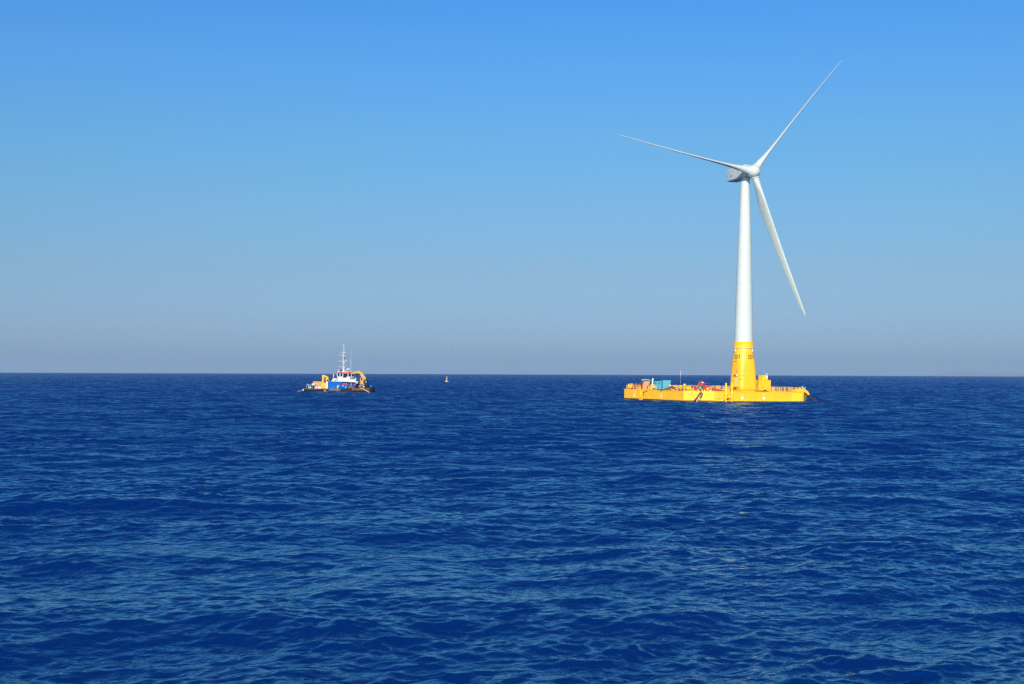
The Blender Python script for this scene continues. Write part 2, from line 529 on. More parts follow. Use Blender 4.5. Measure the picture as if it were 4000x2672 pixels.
for y in (-2.9, -2.3, 2.1):
    b = MB(); b.m = CM
    b.lathe([(0.26, DZ), (0.22, DZ + 0.5), (0.34, DZ + 0.55), (0.34, DZ + 0.75), (0.2, DZ + 0.95), (0.02, DZ + 1.0)], 12, -0.6, y)
    b.build('bollard', M['fresh'], plat)
for y in (-1.7, 1.4, 2.9):
    b = MB(); b.m = CM
    b.box(-0.75, -0.35, y - 0.22, y + 0.22, DZ, DZ + 0.42)
    b.build('deck_cleat', M['yellow'], plat, bevel=0.05)

# paler plate towards the far right of the right-hand face
b = MB(); b.box(HS + 0.01, HS + 0.05, 10.4, 13.6, 0.30, DZ - 0.05)
b.build('pale_plate', M['fresh'], plat, bevel=0.01)
for x in (-10.5, -1.5, 8.5):
    b = MB(); b.box(x, x + 0.06, -HS - 0.02, -HS - 0.006, 0.3, DZ - 0.1); b.build('weld_seam', M['railyel'], plat)
for y in (-3.0, 2.0, 6.5):
    b = MB(); b.box(HS + 0.006, HS + 0.03, y, y + 0.05, 0.32, DZ - 0.1); b.build('weld_seam', M['yellow'], plat)

# draught marks: pale arrows with a smaller pale patch above
def arrow(face, s, diamond=False):
    w, h0 = 0.30, 0.62
    if diamond:
        poly = [(0, 0.52), (0.62, 1.0), (0, 1.48), (-0.62, 1.0)]
        stem = [(-0.05, 1.48), (0.05, 1.48), (0.05, 1.8), (-0.05, 1.8)]
        pats = [poly, stem]
    else:
        pats = [[(0, 0.48), (0.50, 0.95), (0.24, 1.15), (0.15, 1.72), (-0.15, 1.72), (-0.24, 1.15), (-0.50, 0.95)]]
    b = MB()
    for pl in pats:
        if face == 'R': b.m = Matrix.Translation((HS + 0.012, s, 0)) @ Matrix.Rotation(R(90), 4, 'Z')
        else: b.m = Matrix.Translation((s, -HS - 0.012, 0))
        b.prism_y([(x, z) for x, z in pl], -0.012, 0.0)
    o = b.build('draught_mark', M['draft'], plat)
    c = MB(); c.m = b.m
    for pl in ([(-0.5, 1.95), (0.5, 1.95), (0.5, 2.04), (-0.5, 2.04)], [(-0.5, 2.12), (-0.14, 2.12), (-0.2, 2.28), (-0.58, 2.28)], [(0.14, 2.12), (0.5, 2.12), (0.58, 2.28), (0.2, 2.28)]):
        c.prism_y(pl, -0.010, 0.0)
    c.build('faded_patch', M['faint'], o)
    return o
arrow('L', xL(2478)); arrow('L', xL(2583)); arrow('R', yR(2900)); arrow('R', yR(2984), True)

# pipe down the left-hand face with a loop of hose
b = MB(); x = xL(2505)
b.tube([(x - 0.35, -HS - 0.1, DZ - 0.02), (x - 0.35, -HS - 0.1, -0.1)], 0.10, 8)
b.tube([(x + 0.35, -HS - 0.1, DZ - 0.02), (x + 0.35, -HS - 0.1, -0.1)], 0.10, 8)
b.box(x - 0.8, x + 0.8, -HS - 0.2, -HS - 0.01, -0.1, 0.12)
b.build('side_pipe', M['yellow'], plat)
b = MB(); b.tube([(x + 0.3, -HS - 0.12, DZ - 0.5), (x + 1.4, -HS - 0.12, DZ - 0.62), (x + 2.9, -HS - 0.10, DZ - 0.3), (x + 3.4, -HS - 0.02, DZ)], 0.05, 6)
b.build('hose_loop', M['stencil'], plat)
b = MB(); b.tube([(x + 1.2, -HS - 0.06, 1.15), (x + 1.25, -HS - 0.06, 1.9)], 0.13, 8); b.build('side_scar', M['stencil'], plat)

# railings, one per run
def railing(p0, p1, h=1.15, gap=1.55, post=0.075, name='railing', z=DZ):
    p0 = Vector((*p0, z)); p1 = Vector((*p1, z)); d = p1 - p0; n = max(1, round(d.length / gap))
    b = MB()
    for i in range(n + 1):
        p = p0 + d * i / n
        w = post * (1.5 if i % 3 == 0 else 1.0)
        b.box(p.x - w, p.x + w, p.y - w, p.y + w, z, z + h)
    for k in (0.45, 0.75, 1.0):
        b.tube([p0 + Vector((0, 0, h * k)), p1 + Vector((0, 0, h * k))], 0.035, 6)
    b.tube([p0 + Vector((0, 0, 0.1)), p1 + Vector((0, 0, 0.1))], 0.06, 4)
    return b.build(name, M['railyel'], plat)
E1 = HS - 0.4; I1 = HS - 7.6
railing((-E1, -13.5), (-E1, 13.5)); railing((-13.5, E1), (13.5, E1)); railing((-E1, 13.5), (-13.5, E1))
railing((I1, -9.0), (I1, 9.0), post=0.10); railing((-I1, -9.5), (-I1, 9.5), post=0.10); railing((-9.5, I1), (9.5, I1), post=0.10); railing((-9.5, -I1), (9.5, -I1), post=0.11)
railing((E1, yR(3008)), (E1, yR(3088))); railing((-E1, -13.5), (-13.5, -E1))
railing((xL(2462, -E1), -E1), (xL(2500, -E1), -E1)); railing((xL(2533, -E1), -E1), (xL(2562, -E1), -E1))
railing((13.5, E1), (E1, yR(3128)), h=0.9)

# boat landing: two tall fender posts with braces and a ladder between
bl = MB(); yy = [yR(2836, HS + 0.9), yR(2859, HS + 0.9)]
for y in yy:
    bl.tube([(HS + 0.9, y, -1.0), (HS + 0.9, y, DZ + 2.2)], 0.21, 12)
post = bl.build('boat_landing', M['fresh'], plat)
bl = MB()
for z in (0.35, 1.35):
    bl.box(HS + 0.84, HS + 0.96, yy[0] + 0.2, yy[1] - 0.2, z - 0.08, z + 0.08)
for y in yy:
    for z in (0.35, 1.75):
        bl.tube([(HS - 0.02, y, z + 0.5), (HS + 0.9, y, z)], 0.10, 8)
bl.tube([(HS + 0.6, yy[0] + 0.3, 1.5), (HS + 0.2, yy[1] - 0.1, DZ + 0.9)], 0.12, 8)
bl.build('landing_brace', M['fresh'], post)
bl = MB(); ym = (yy[0] + yy[1]) / 2
for s in (-0.28, 0.28): bl.tube([(HS + 0.35, ym + s, -0.4), (HS + 0.35, ym + s, DZ + 1.0)], 0.045, 6)
for k in range(11): bl.tube([(HS + 0.35, ym - 0.28, -0.2 + 0.32 * k), (HS + 0.35, ym + 0.28, -0.2 + 0.32 * k)], 0.025, 6)
bl.build('ladder', M['yellow'], post)
b = MB(); b.box(HS + 0.02, HS + 0.5, yy[0] - 1.3, yy[0] - 0.55, 0.2, 0.95); b.box(HS + 0.02, HS + 0.3, yy[0] - 2.0, yy[0] - 1.6, 0.9, 1.9)
b.build('side_bracket', M['railyel'], plat, bevel=0.04)
b = MB(); b.box(HS + 0.02, HS + 0.3, yy[1] - 1.1, yy[1] - 0.35, 0.1, 0.75); b.build('recess_hatch', M['black'], plat)

# mooring fairlead on the right-hand cut corner
fl = MB()
fl.m = Matrix.Translation((HS - 1.2, yR(3097, HS - 1.2), DZ)) @ Matrix.Rotation(R(90), 4, 'Z')
side = [(0.0, 0.12), (0.5, 0.5), (1.4, 0.85), (2.4, 0.92), (3.6, 0.72), (4.5, 0.15), (4.95, -0.55), (4.6, -0.85), (4.0, -0.35), (3.4, 0.02), (2.2, 0.1), (1.0, 0.02)]
for yv in (-0.75, 0.45):
    fl.prism_y(side, yv, yv + 0.3)
fl.prism_y([(0.6, 0.1), (1.5, 0.55), (2.4, 0.6), (3.4, 0.4), (3.2, 0.1)], -0.45, 0.45)
fl.build('mooring_fairlead', M['yellow'], plat, bevel=0.03)

# ================================================================== wind turbine
TX = HS - 4.3; TY = yR(2903, TX)
MT = MP @ Matrix.Translation((TX, TY, DZ))
tur = thing('wind_turbine', 'tall white three-bladed wind turbine on a yellow tower base, standing on the floating platform', 'wind turbine', MT)
HZ = 56.6                        # hub height above the deck

def superring(rx, p, z, n=64):
    out = []
    for j in range(n):
        t = 2 * math.pi * j / n
        c, s = math.cos(t), math.sin(t)
        k = (abs(c) ** p + abs(s) ** p) ** (-1 / p)
        out.append((rx * k * c, rx * k * s, z))
    return out
def loft(mb, rings, caps=True):
    n = len(rings[0]); vs = [p for r in rings for p in r]; fs = []
    for i in range(len(rings) - 1):
        fs += [(i * n + j, i * n + (j + 1) % n, (i + 1) * n + (j + 1) % n, (i + 1) * n + j) for j in range(n)]
    mb.add(vs, fs, True)
    o = len(mb.v) - len(vs)
    if caps: 
     for idx in ([o + j for j in reversed(range(n))], [o + (len(rings) - 1) * n + j for j in range(n)]):
          mb.f.append(tuple(idx)); mb.s.append(False); mb.mi.append(mb.cur)
ZB = 12.9                                   # top of the yellow part
prof = [(0.0, 2.68, 7.0), (1.2, 2.66, 6.6), (3.0, 2.62, 5.8), (5.0, 2.59, 4.6), (7.0, 2.58, 3.4), (8.6, 2.56, 2.6), (9.6, 2.54, 2.1), (10.4, 2.51, 2.0), (ZB, 2.45, 2.0)]
b = MB(); loft(b, [superring(r, p, z) for z, r, p in prof])
tp = b.build('yellow_tower_base', M['yellow'], tur)
b = MB()
zz = [ZB + 0.001 + (HZ - 1.45 - ZB) * i / 12 for i in range(13)]
loft(b, [superring(2.43 + (1.17 - 2.43) * ((z - ZB) / (HZ - 1.45 - ZB)) ** 1.08, 2.0, z, 48) for z in zz], caps=False)
tow = b.build('white_tower', M['white'], tur)
for zf in (0.36, 0.70):
    z = ZB + (HZ - 1.45 - ZB) * zf; r = 2.43 + (1.17 - 2.43) * zf ** 1.08
    b = MB(); b.lathe([(r + 0.002, z - 0.05), (r + 0.018, z - 0.03), (r + 0.018, z + 0.03), (r + 0.002, z + 0.05)], 48)
    b.build('flange_seam', M['white'], tow)
# flange with bolts at the foot
b = MB(); b.lathe([(3.25, 0.03), (3.25, 0.16)], 40)
for j in range(40):
    t = 2 * math.pi * j / 40; b.box(3.1 * math.cos(t) - 0.06, 3.1 * math.cos(t) + 0.06, 3.1 * math.sin(t) - 0.06, 3.1 * math.sin(t) + 0.06, 0.16, 0.34)
b.build('foot_flange', M['railyel'], tur)
# ring rail near the top of the yellow part
b = MB(); b.ring((0, 0, ZB - 1.72), 2.66, 0.055, 40, 6, 'Z')
for j in range(8):
    t = 2 * math.pi * j / 8 + 0.2; b.tube([(2.5 * math.cos(t), 2.5 * math.sin(t), ZB - 1.72), (2.68 * math.cos(t), 2.68 * math.sin(t), ZB - 1.72)], 0.04, 6)
ring = b.build('ring_rail', M['steel'], tur)
def on_tower(dx):                            # direction on the tower for an offset to the right seen from the ship
    t = math.asin(max(-1, min(1, dx / 2.62)))
    w = Vector((math.sin(t), -math.cos(t), 0)); 
    return Matrix.Rotation(R(PHEAD), 3, 'Z') @ w
for dx in (1.95, -2.30):
    d = on_tower(dx); b = MB(); c = d * 2.72
    b.tube([(c.x, c.y, ZB - 1.6), (c.x, c.y, ZB - 1.85)], 0.13, 10); b.ball((c.x, c.y, ZB - 2.3), 0.17, 0.17, 0.42, 10)
    b.build('hanging_lamp', M['white'], ring)
# lettering on the tower: serifed I, D and 1 drawn as strokes and wrapped round the surface
def tower_point(ang, zl, lift=0.014):
    i = 0
    while i < len(prof) - 2 and prof[i + 1][0] < zl: i += 1
    f = min(1, max(0, (zl - prof[i][0]) / (prof[i + 1][0] - prof[i][0])))
    r = prof[i][1] + f * (prof[i + 1][1] - prof[i][1]); p = prof[i][2] + f * (prof[i + 1][2] - prof[i][2])
    c, s = math.cos(ang), math.sin(ang); k = (abs(c) ** p + abs(s) ** p) ** (-1 / p) * r + lift
    return (k * c, k * s, zl)
GLYPHS = {
    'I': (0.42, [[(0.21, 0), (0.21, 1)], [(0.05, 0.05), (0.37, 0.05)], [(0.05, 0.95), (0.37, 0.95)]]),
    'D': (0.80, [[(0.10, 0), (0.10, 1)], [(0.10, 0.93), (0.34, 0.93), (0.52, 0.84), (0.64, 0.68), (0.67, 0.5), (0.64, 0.32), (0.52, 0.16), (0.34, 0.07), (0.10, 0.07)]]),
    '1': (0.36, [[(0.24, 0), (0.24, 1)], [(0.03, 0.76), (0.14, 0.83), (0.24, 0.96)]]),
}
def lettering(text, h, dx, z, name, mat, wd_=0.20):
    d = on_tower(dx); base = math.atan2(d.y, d.x)
    total = sum(GLYPHS[c][0] for c in text) + 0.10 * (len(text) - 1)
    x = -total / 2; b = MB()
    for c in text:
        w, strokes = GLYPHS[c]
        for st in strokes:
            pts = []
            for i in range(len(st) - 1):                # short steps so that the strokes follow the curve
                for q in range(4): pts.append((st[i][0] + (st[i + 1][0] - st[i][0]) * q / 4, st[i][1] + (st[i + 1][1] - st[i][1]) * q / 4))
            pts.append(st[-1]); vs = []
            for i, (px_, pz_) in enumerate(pts):
                ax_, az_ = pts[max(0, i - 1)]; bx_, bz_ = pts[min(len(pts) - 1, i + 1)]
                l = math.hypot(bx_ - ax_, bz_ - az_) or 1; nx_, nz_ = -(bz_ - az_) / l * wd_ / 2, (bx_ - ax_) / l * wd_ / 2
                for sg_ in (1, -1):
                    vs.append(tower_point(base + (x + px_ + nx_ * sg_) * h / 2.62, z + (pz_ + nz_ * sg_) * h))
            b.add(vs, [(2 * i, 2 * i + 1, 2 * i + 3, 2 * i + 2) for i in range(len(pts) - 1)])
        x += w + 0.10
    return b.build(name, mat, tp)
lettering('ID1', 1.05, 1.58, 8.45, 'painted_lettering', M['stencil'])
lettering('ID1', 1.05, -2.02, 8.45, 'painted_lettering', M['stencil'])
# wavy dark line below the left lettering
b = MB(); pts = []
for i in range(13):
    d = on_tower(-2.45 + 1.62 * i / 12); p = d * 2.63
    pts.append((p.x, p.y, 7.72 + 0.10 * math.sin(i * 1.05) - 0.012 * i))
b.tube(pts, 0.06, 6); b.build('wavy_stripe', M['stencil'], tp)
# door, its porch, vent pipe and signs, on the side seen at the left
dd = on_tower(-1.75); DA = math.atan2(dd.y, dd.x)
def seat(z):                                 # turned to the door side, x = 2.6 lying on the surface at height z
    p = tower_point(DA, z, 0)
    return Matrix.Rotation(DA, 4, 'Z') @ Matrix.Translation((math.hypot(p[0], p[1]) - 2.6, 0, 0))
TM = seat(2.4)
b = MB(); b.m = TM; b.box(2.60, 2.86, -0.75, 0.35, 1.35, 3.6); dr = b.build('door', M['railyel'], tur, bevel=0.04)
b = MB(); b.m = TM; b.box(2.86, 2.885, -0.45, 0.1, 2.6, 3.3); b.build('door_window', M['steel'], dr)
b = MB(); b.m = TM; b.box(2.6, 3.7, -1.0, 0.55, 1.2, 1.32)
for y in (-0.95, 0.5):
    for x in (2.9, 3.3, 3.65): b.tube([(x, y, 0.05), (x, y, 2.4)], 0.04, 6)
    b.tube([(2.8, y, 2.4), (3.65, y, 2.4)], 0.035, 6)
b.build('door_landing', M['railyel'], tur)
b = MB(); b.m = TM; b.tube([(3.0, 1.15, 0.1), (3.0, 1.15, 3.2)], 0.16, 10); b.tube([(3.0, 0.95, 3.3), (3.0, 1.5, 3.3)], 0.26, 10); b.build('vent_pipe', M['fresh'], tur)
b = MB(); b.m = seat(5.3); b.box(2.5, 2.72, -0.2, 0.9, 5.05, 5.55); sg = b.build('sign_board', M['brightred'], tur)
b = MB(); b.m = seat(5.3); b.box(2.72, 2.74, 0.05, 0.65, 5.18, 5.42); b.build('sign_face', M['draft'], sg)
b = MB(); b.m = seat(4.2); b.box(2.5, 2.75, -0.45, 0.05, 3.95, 4.4); b.build('meter_box', M['white'], tur)
b = MB(); b.m = seat(4.2); b.box(2.4, 2.70, -1.05, -0.62, 3.95, 4.4); b.build('meter_box', M['stencil'], tur)
for z in (5.3, 4.15):
    b = MB(); b.tube([tower_point(DA + 0.34 + 0.06 * q, z, 0.03) for q in range(7)], 0.035, 6); b.build('cable_conduit', M['stencil'], tur)
b = MB(); b.m = TM; b.tube([(2.65, -0.55, 3.75), (2.95, -0.55, 3.75), (2.95, -0.55, 3.6)], 0.09, 8); b.build('door_lamp', M['fresh'], tur)

# nacelle and rotor: yawed 19 degrees to the right of the ship, tilted back
YAW, TILT = 18.9, 1.35
# rotor frame: x = wind-facing axis, z up
ax = Vector((math.sin(R(YAW)), -math.cos(R(YAW)), 0))
MN = Matrix.Rotation(R(PHEAD), 4, 'Z') @ Matrix.Rotation(math.atan2(ax.y, ax.x), 4, 'Z')   # undo the platform heading first
MN = Matrix.Translation((0, 0, HZ)) @ MN @ Matrix.Rotation(R(-TILT), 4, 'Y')
nac = bpy.data.objects.new('nacelle', None)
def nacelle():
    b = MB(); b.m = MN
    secs = [(2.15, 1.25, -1.45, 1.35, .45), (1.6, 1.55, -1.85, 1.75, .5), (0.0, 1.65, -2.0, 1.95, .5), (-4.0, 1.65, -2.0, 2.0, .55), (-6.9, 1.62, -1.95, 1.95, .6), (-7.3, 1.5, -1.8, 1.8, .7)]
    rings = []
    for x, w, z0, z1, c in secs:
        z0 += .85; z1 += .40; rings.append([(x, -w, z0 + .2), (x, -w + .2, z0), (x, w - .2, z0), (x, w, z0 + .2), (x, w, z1 - c), (x, w - c, z1), (x, -w + c, z1), (x, -w, z1 - c)])
    n = 8; vs = [p for r in rings for p in r]; fs = []
    for i in range(len(rings) - 1):
        fs += [(i * n + (j + 1) % n, i * n + j, (i + 1) * n + j, (i + 1) * n + (j + 1) % n) for j in range(n)]
    fs += [tuple(range(n)), tuple(reversed(range((len(rings) - 1) * n, len(rings) * n)))]
    b.add(vs, fs)
    o = b.build('nacelle', M['white'], tur, bevel=0.34); o.modifiers['bevel'].segments = 4; o.modifiers['bevel'].angle_limit = R(20); o.data.polygons.foreach_set('use_smooth', [True] * len(o.data.polygons)); o.modifiers['bevel'].harden_normals = True
    return o
nacelle_o = nacelle()
b = MB(); b.m = MN; b.lathe([(1.28, -1.5), (1.28, -1.1)], 32)
b.build('yaw_ring', M['steel'], tur)
b = MB(); b.m = MN
b.ball((-4.6, -1.66, 0.1), 0.75, 0.03, 0.24, 16); b.build('side_emblem', M['midgrey'], nacelle_o)
b = MB(); b.m = MN; b.tube([(-6.3, 0.3, 2.6), (-6.3, 0.3, 3.6)], 0.05, 6); b.tube([(-6.6, 0.3, 3.4), (-6.0, 0.3, 3.4)], 0.04, 6); b.build('wind_vane', M['steel'], nacelle_o)
# hub: a rounded spinner
HX = 4.2
b = MB(); b.m = MN @ Matrix.Translation((HX, 0, 0)) @ Matrix.Rotation(R(90), 4, 'Y')
b.lathe([(1.15, -1.55), (1.45, -1.3), (1.68, -0.6), (1.70, 0.2), (1.58, 0.9), (1.28, 1.45), (0.80, 1.85), (0.35, 2.02), (0.02, 2.06)], 40)
hub = b.build('spinner_hub', M['white'], tur)
# blades, feathered: chord close to the wind axis
def blade(az, pitch, label):
    span = [0.0, 0.03, 0.06, 0.10, 0.15, 0.20, 0.26, 0.34, 0.44, 0.55, 0.66, 0.77, 0.87, 0.94, 0.98, 1.0]
    chord = [1.9, 1.9, 2.0, 2.5, 3.2, 3.5, 3.35, 3.0, 2.6, 2.25, 1.9, 1.55, 1.2, 0.9, 0.62, 0.25]
    thick = [1.9, 1.88, 1.72, 1.42, 1.12, 0.96, 0.84, 0.72, 0.62, 0.54, 0.45, 0.36, 0.28, 0.22, 0.16, 0.08]
    twist = [14, 14, 14, 14, 13, 12, 10.5, 8, 5.5, 3.5, 2, 1, 0.3, 0, 0, 0]
    L0, L1 = 1.0, 39.6
    n = 20; rings = []
    for s, c, t, tw in zip(span, chord, thick, twist):
        r = L0 + (L1 - L0) * s
        off = 2.2 * s ** 2                    # pre-bend into the wind
        k = min(1.0, max(0.0, (s - 0.03) / 0.14))   # round root -> aerofoil
        ring = []
        A = R(pitch + tw)
        for j in range(n):
            a = 2 * math.pi * j / n
            u = math.cos(a); v = math.sin(a)
            th = t * 0.5 * v * (1 - 0.62 * k * (0.5 - 0.5 * u)) # thinner towards the trailing edge
            ch = c * 0.5 * u - k * c * 0.20                     # pitch axis nearer the leading edge
            # chord direction: pitch 0 = in rotor plane, 90 = along the wind axis (leading edge upwind)
            xx = ch * math.sin(A) - th * math.cos(A) + off
            yy_ = -(ch * math.cos(A) + th * math.sin(A))
            ring.append((xx, yy_, r))
        rings.append(ring)
    b = MB(); b.m = MN @ Matrix.Translation((HX, 0, 0)) @ Matrix.Rotation(R(-az), 4, 'X')
    loft(b, rings)
    o = b.build('blade', M['white'], tur)
    o['label'] = label
    sm = o.modifiers.new('smooth', 'SUBSURF'); sm.levels = 1; sm.render_levels = 2
    b2 = MB(); b2.m = b.m; b2.lathe([(1.06, 0.85), (1.06, 1.72), (0.99, 1.85)], 32)
    b2.build('blade_collar', M['white'], o)
    return o
AZ0 = 39.4
blade(AZ0, 69, 'blade pointing up to the right'); blade(AZ0 + 120, 69, 'blade hanging down to the right'); blade(AZ0 + 240, 69, 'blade reaching out to the left')

# ================================================================== things on the platform
YE = -HS + 2.6                              # working line along the left-hand deck edge
def PL(px, dy=0.0, dx=0.0):                 # matrix of a spot on the left-hand deck strip
    y = YE + dy
    return MP @ Matrix.Translation((xL(px, y) + dx, y, DZ + 0.03))
XE = HS - 2.2
def PR(px, dx=0.0):                         # a spot on the right-hand deck strip; local y runs along the edge
    x = XE + dx
    return MP @ Matrix.Translation((x, yR(px, x), DZ + 0.03))
FACE = Matrix.Rotation(R(PHEAD), 4, 'Z')    # turns a thing to face the ship

# capstan and dark drum at the left end
t = thing('capstan', 'yellow capstan on a dark base at the left end of the platform', 'capstan', PL(2467) @ FACE)
MB().lathe([(0.95, 0), (0.95, 0.28), (0.8, 0.34)], 20).build('base', M['black'], t)
MB().lathe([(0.75, 0.34), (0.62, 0.55), (0.42, 0.75), (0.40, 1.25), (0.55, 1.35), (0.5, 1.45), (0.02, 1.5)], 20).build('barrel', M['railyel'], t)
MB().box(-0.9, -0.6, -0.15, 0.15, 0.3, 1.35).build('brake_post', M['railyel'], t)
t = thing('cable_drum', 'low black cable drum beside the yellow capstan', 'drum', PL(2480, -0.4) @ FACE)
b = MB()
b.tube([(-0.55, 0, 0.5), (0.55, 0, 0.5)], 0.36, 16); b.build('spool', M['black'], t)
for x in (-0.6, 0.5):
    MB().tube([(x, 0, 0.5), (x + 0.1, 0, 0.5)], 0.5, 20).build('flange', M['dark'], t)

# red winch
t = thing('red_winch', 'red deck winch with its frame, next to the orange machine', 'winch', PL(2498, -0.6) @ FACE @ Matrix.Scale(1.12, 4))
b = MB()
for x in (-1.0, 0.85):
    b.prism_y([(x - 0.45, 0), (x + 0.45, 0), (x + 0.25, 1.15), (x - 0.25, 1.15)], -0.55, -0.4)
    b.prism_y([(x - 0.45, 0), (x + 0.45, 0), (x + 0.25, 1.15), (x - 0.25, 1.15)], 0.4, 0.55)
b.box(-1.4, 1.3, -0.6, 0.6, 0, 0.14); b.build('frame', M['red'], t, bevel=0.02)
b = MB(); b.tube([(-0.8, 0, 1.0), (0.65, 0, 1.0)], 0.42, 16); b.build('drum', M['net'], t)
b = MB(); b.tube([(0.65, 0, 1.0), (0.9, 0, 1.0)], 0.6, 16); b.box(0.9, 1.35, -0.35, 0.35, 0.7, 1.4); b.build('gearbox', M['brightred'], t)
b = MB(); b.tube([(-0.8, 0, 1.0), (-1.0, 0, 1.0)], 0.62, 16); b.build('drum_flange', M['brightred'], t)
t = thing('warning_post', 'thin grey post with a red lamp box, behind the orange machine', 'post', PL(2511, 1.6) @ FACE)
MB().tube([(0, 0, 0), (0, 0, 2.3)], 0.05, 6).build('post', M['steel'], t)
MB().box(-0.3, 0.3, -0.2, 0.2, 2.2, 2.75).build('lamp_box', M['red'], t, bevel=0.04)

# orange machine under a curved pale canopy
t = thing('orange_machine', 'orange deck machine under a curved white canopy', 'machine', PL(2519, 0.5) @ FACE)
b = MB(); b.prism_y([(-0.75, 0.2), (0.45, 0.2), (1.0, 1.55), (1.0, 2.2), (-0.2, 2.2), (-0.75, 1.0)], -0.6, 0.6); b.build('housing', M['orange'], t, bevel=0.06)
b = MB()
arc = [(-0.95 + 2.3 * i / 10, 2.28 + 0.30 * math.sin(math.pi * (0.25 + 0.55 * i / 10))) for i in range(11)]
b.prism_y(arc + [(x, z + 0.13) for x, z in reversed(arc)], -0.75, 0.75); b.build('canopy', M['white'], t)
for x in (-0.7, 1.2):
    for y in (-0.65, 0.65): MB().tube([(x, y, 0.15), (x, y, 2.45)], 0.035, 6).build('canopy_post', M['darkgrey'], t)
b = MB(); b.prism_y([(1.02, 1.4), (1.25, 1.4), (1.3, 2.35), (1.02, 2.35)], -0.6, 0.6); b.build('side_screen', M['midgrey'], t)
MB().box(-0.9, 0.9, -0.65, 0.65, 0, 0.2).build('skid', M['midgrey'], t, bevel=0.03)
# navy tarpaulin bundle
t = thing('tarpaulin_bundle', 'folded navy blue tarpaulin bundle right of the orange machine', 'tarpaulin', PL(2534, 1.4) @ FACE)
b = MB(); b.ball((0, 0, 0.75), 1.0, 0.7, 0.75, 14); b.ball((0.5, 0.1, 1.35), 0.5, 0.45, 0.4, 12); b.build('cloth', M['navy'], t)
b = MB(); b.ring((0, 0, 0.8), 0.78, 0.04, 20, 6, 'X'); b.build('lashing', M['rope'], t)
# gooseneck vent on its yellow box
t = thing('gooseneck_vent', 'pale curved vent pipe rising from a yellow box', 'vent', PL(2549) @ FACE)
MB().box(-0.65, 0.65, -0.5, 0.5, 0, 1.35).build('box', M['railyel'], t, bevel=0.05)
b = MB(); b.tube([(0, 0, 1.35), (-0.05, 0, 1.9), (-0.02, 0, 2.5), (0.12, 0, 3.0)], 0.20, 10); b.build('pipe', M['draft'], t)
b = MB(); b.tube([(0, 0, 1.3), (0, 0, 1.5)], 0.34, 12); b.build('pipe_collar', M['railyel'], t)
t = thing('valve_stand', 'small yellow valve stand with a handwheel left of the curved vent', 'valve', PL(2541, -0.6) @ FACE)
MB().box(-0.4, 0.4, -0.3, 0.3, 0, 0.75).build('body', M['railyel'], t, bevel=0.04)
b = MB(); b.ring((0, -0.36, 0.45), 0.24, 0.035, 16, 6, 'Y'); b.build('handwheel', M['orange'], t)
t = thing('hose_reel', 'pale hose reel between the curved vent and the turquoise tanks', 'hose reel', PL(2561, 1.0) @ FACE)
b = MB(); b.tube([(0, -0.35, 0.95), (0, 0.35, 0.95)], 0.62, 20); b.build('reel', M['draft'], t)
for x in (-0.5, 0.35): MB().box(x, x + 0.15, -0.45, 0.45, 0, 1.0).build('stand', M['steel'], t)

# two turquoise tanks
t = thing('holed_tank', 'smaller turquoise tank with two round dark holes', 'tank', PL(2577, 0.2) @ Matrix.Rotation(R(18), 4, 'Z') @ Matrix.Diagonal((0.85, 0.9, 1.05, 1)))
MB().prism_y([(-1.35, 0.45), (-1.1, 0.25), (1.3, 0.25), (1.3, 2.25), (-1.55, 2.2)], -0.9, 0.9).build('shell', M['cyan'], t, bevel=0.05)
for x in (-0.85, 0.55):
    MB().tube([(x, -0.90, 1.65), (x, -0.93, 1.65)], 0.20, 16).build('porthole', M['black'], t)
MB().tube([(-1.05, -0.90, 0.9), (-1.05, -0.93, 0.9)], 0.13, 12).build('drain_plug', M['midgrey'], t)
for x in (-1.0, 1.0):
    for y in (-0.7, 0.7): MB().box(x - 0.08, x + 0.08, y - 0.08, y + 0.08, 0, 0.3).build('foot', M['midgrey'], t)
t = thing('ribbed_tank', 'larger turquoise skip with slanting ribs and a sloped right end', 'tank', PL(2599, 0.6) @ FACE @ Matrix.Rotation(R(12), 4, 'Z') @ Matrix.Diagonal((0.72, 0.9, 0.94, 1)))
MB().prism_y([(-1.35, 0.05), (0.35, 0.05), (1.35, 0.75), (1.7, 2.7), (-1.35, 2.7)], -1.0, 1.0).build('shell', M['cyan'], t, bevel=0.06)
for (x0, z0, x1, z1) in ((-0.35, 1.6, 0.75, 0.45), (-0.2, 2.15, 1.15, 1.25)):
    b = MB(); b.tube([(x0, -1.02, z0), (x1, -1.02, z1)], 0.055, 6); b.build('rib', M['midgrey'], t)
b = MB(); b.box(-1.42, 1.8, -1.06, 1.06, 2.68, 2.8); b.build('rim', M['cyan'], t, bevel=0.03)
t = thing('drain_hose', 'pale bent hose hanging at the right of the turquoise skip', 'hose', PL(2616, 0.2) @ FACE)
MB().tube([(0.1, 0, 1.5), (-0.05, 0, 1.0), (-0.2, 0, 0.6)], 0.14, 8).build('hose_end', M['draft'], t)

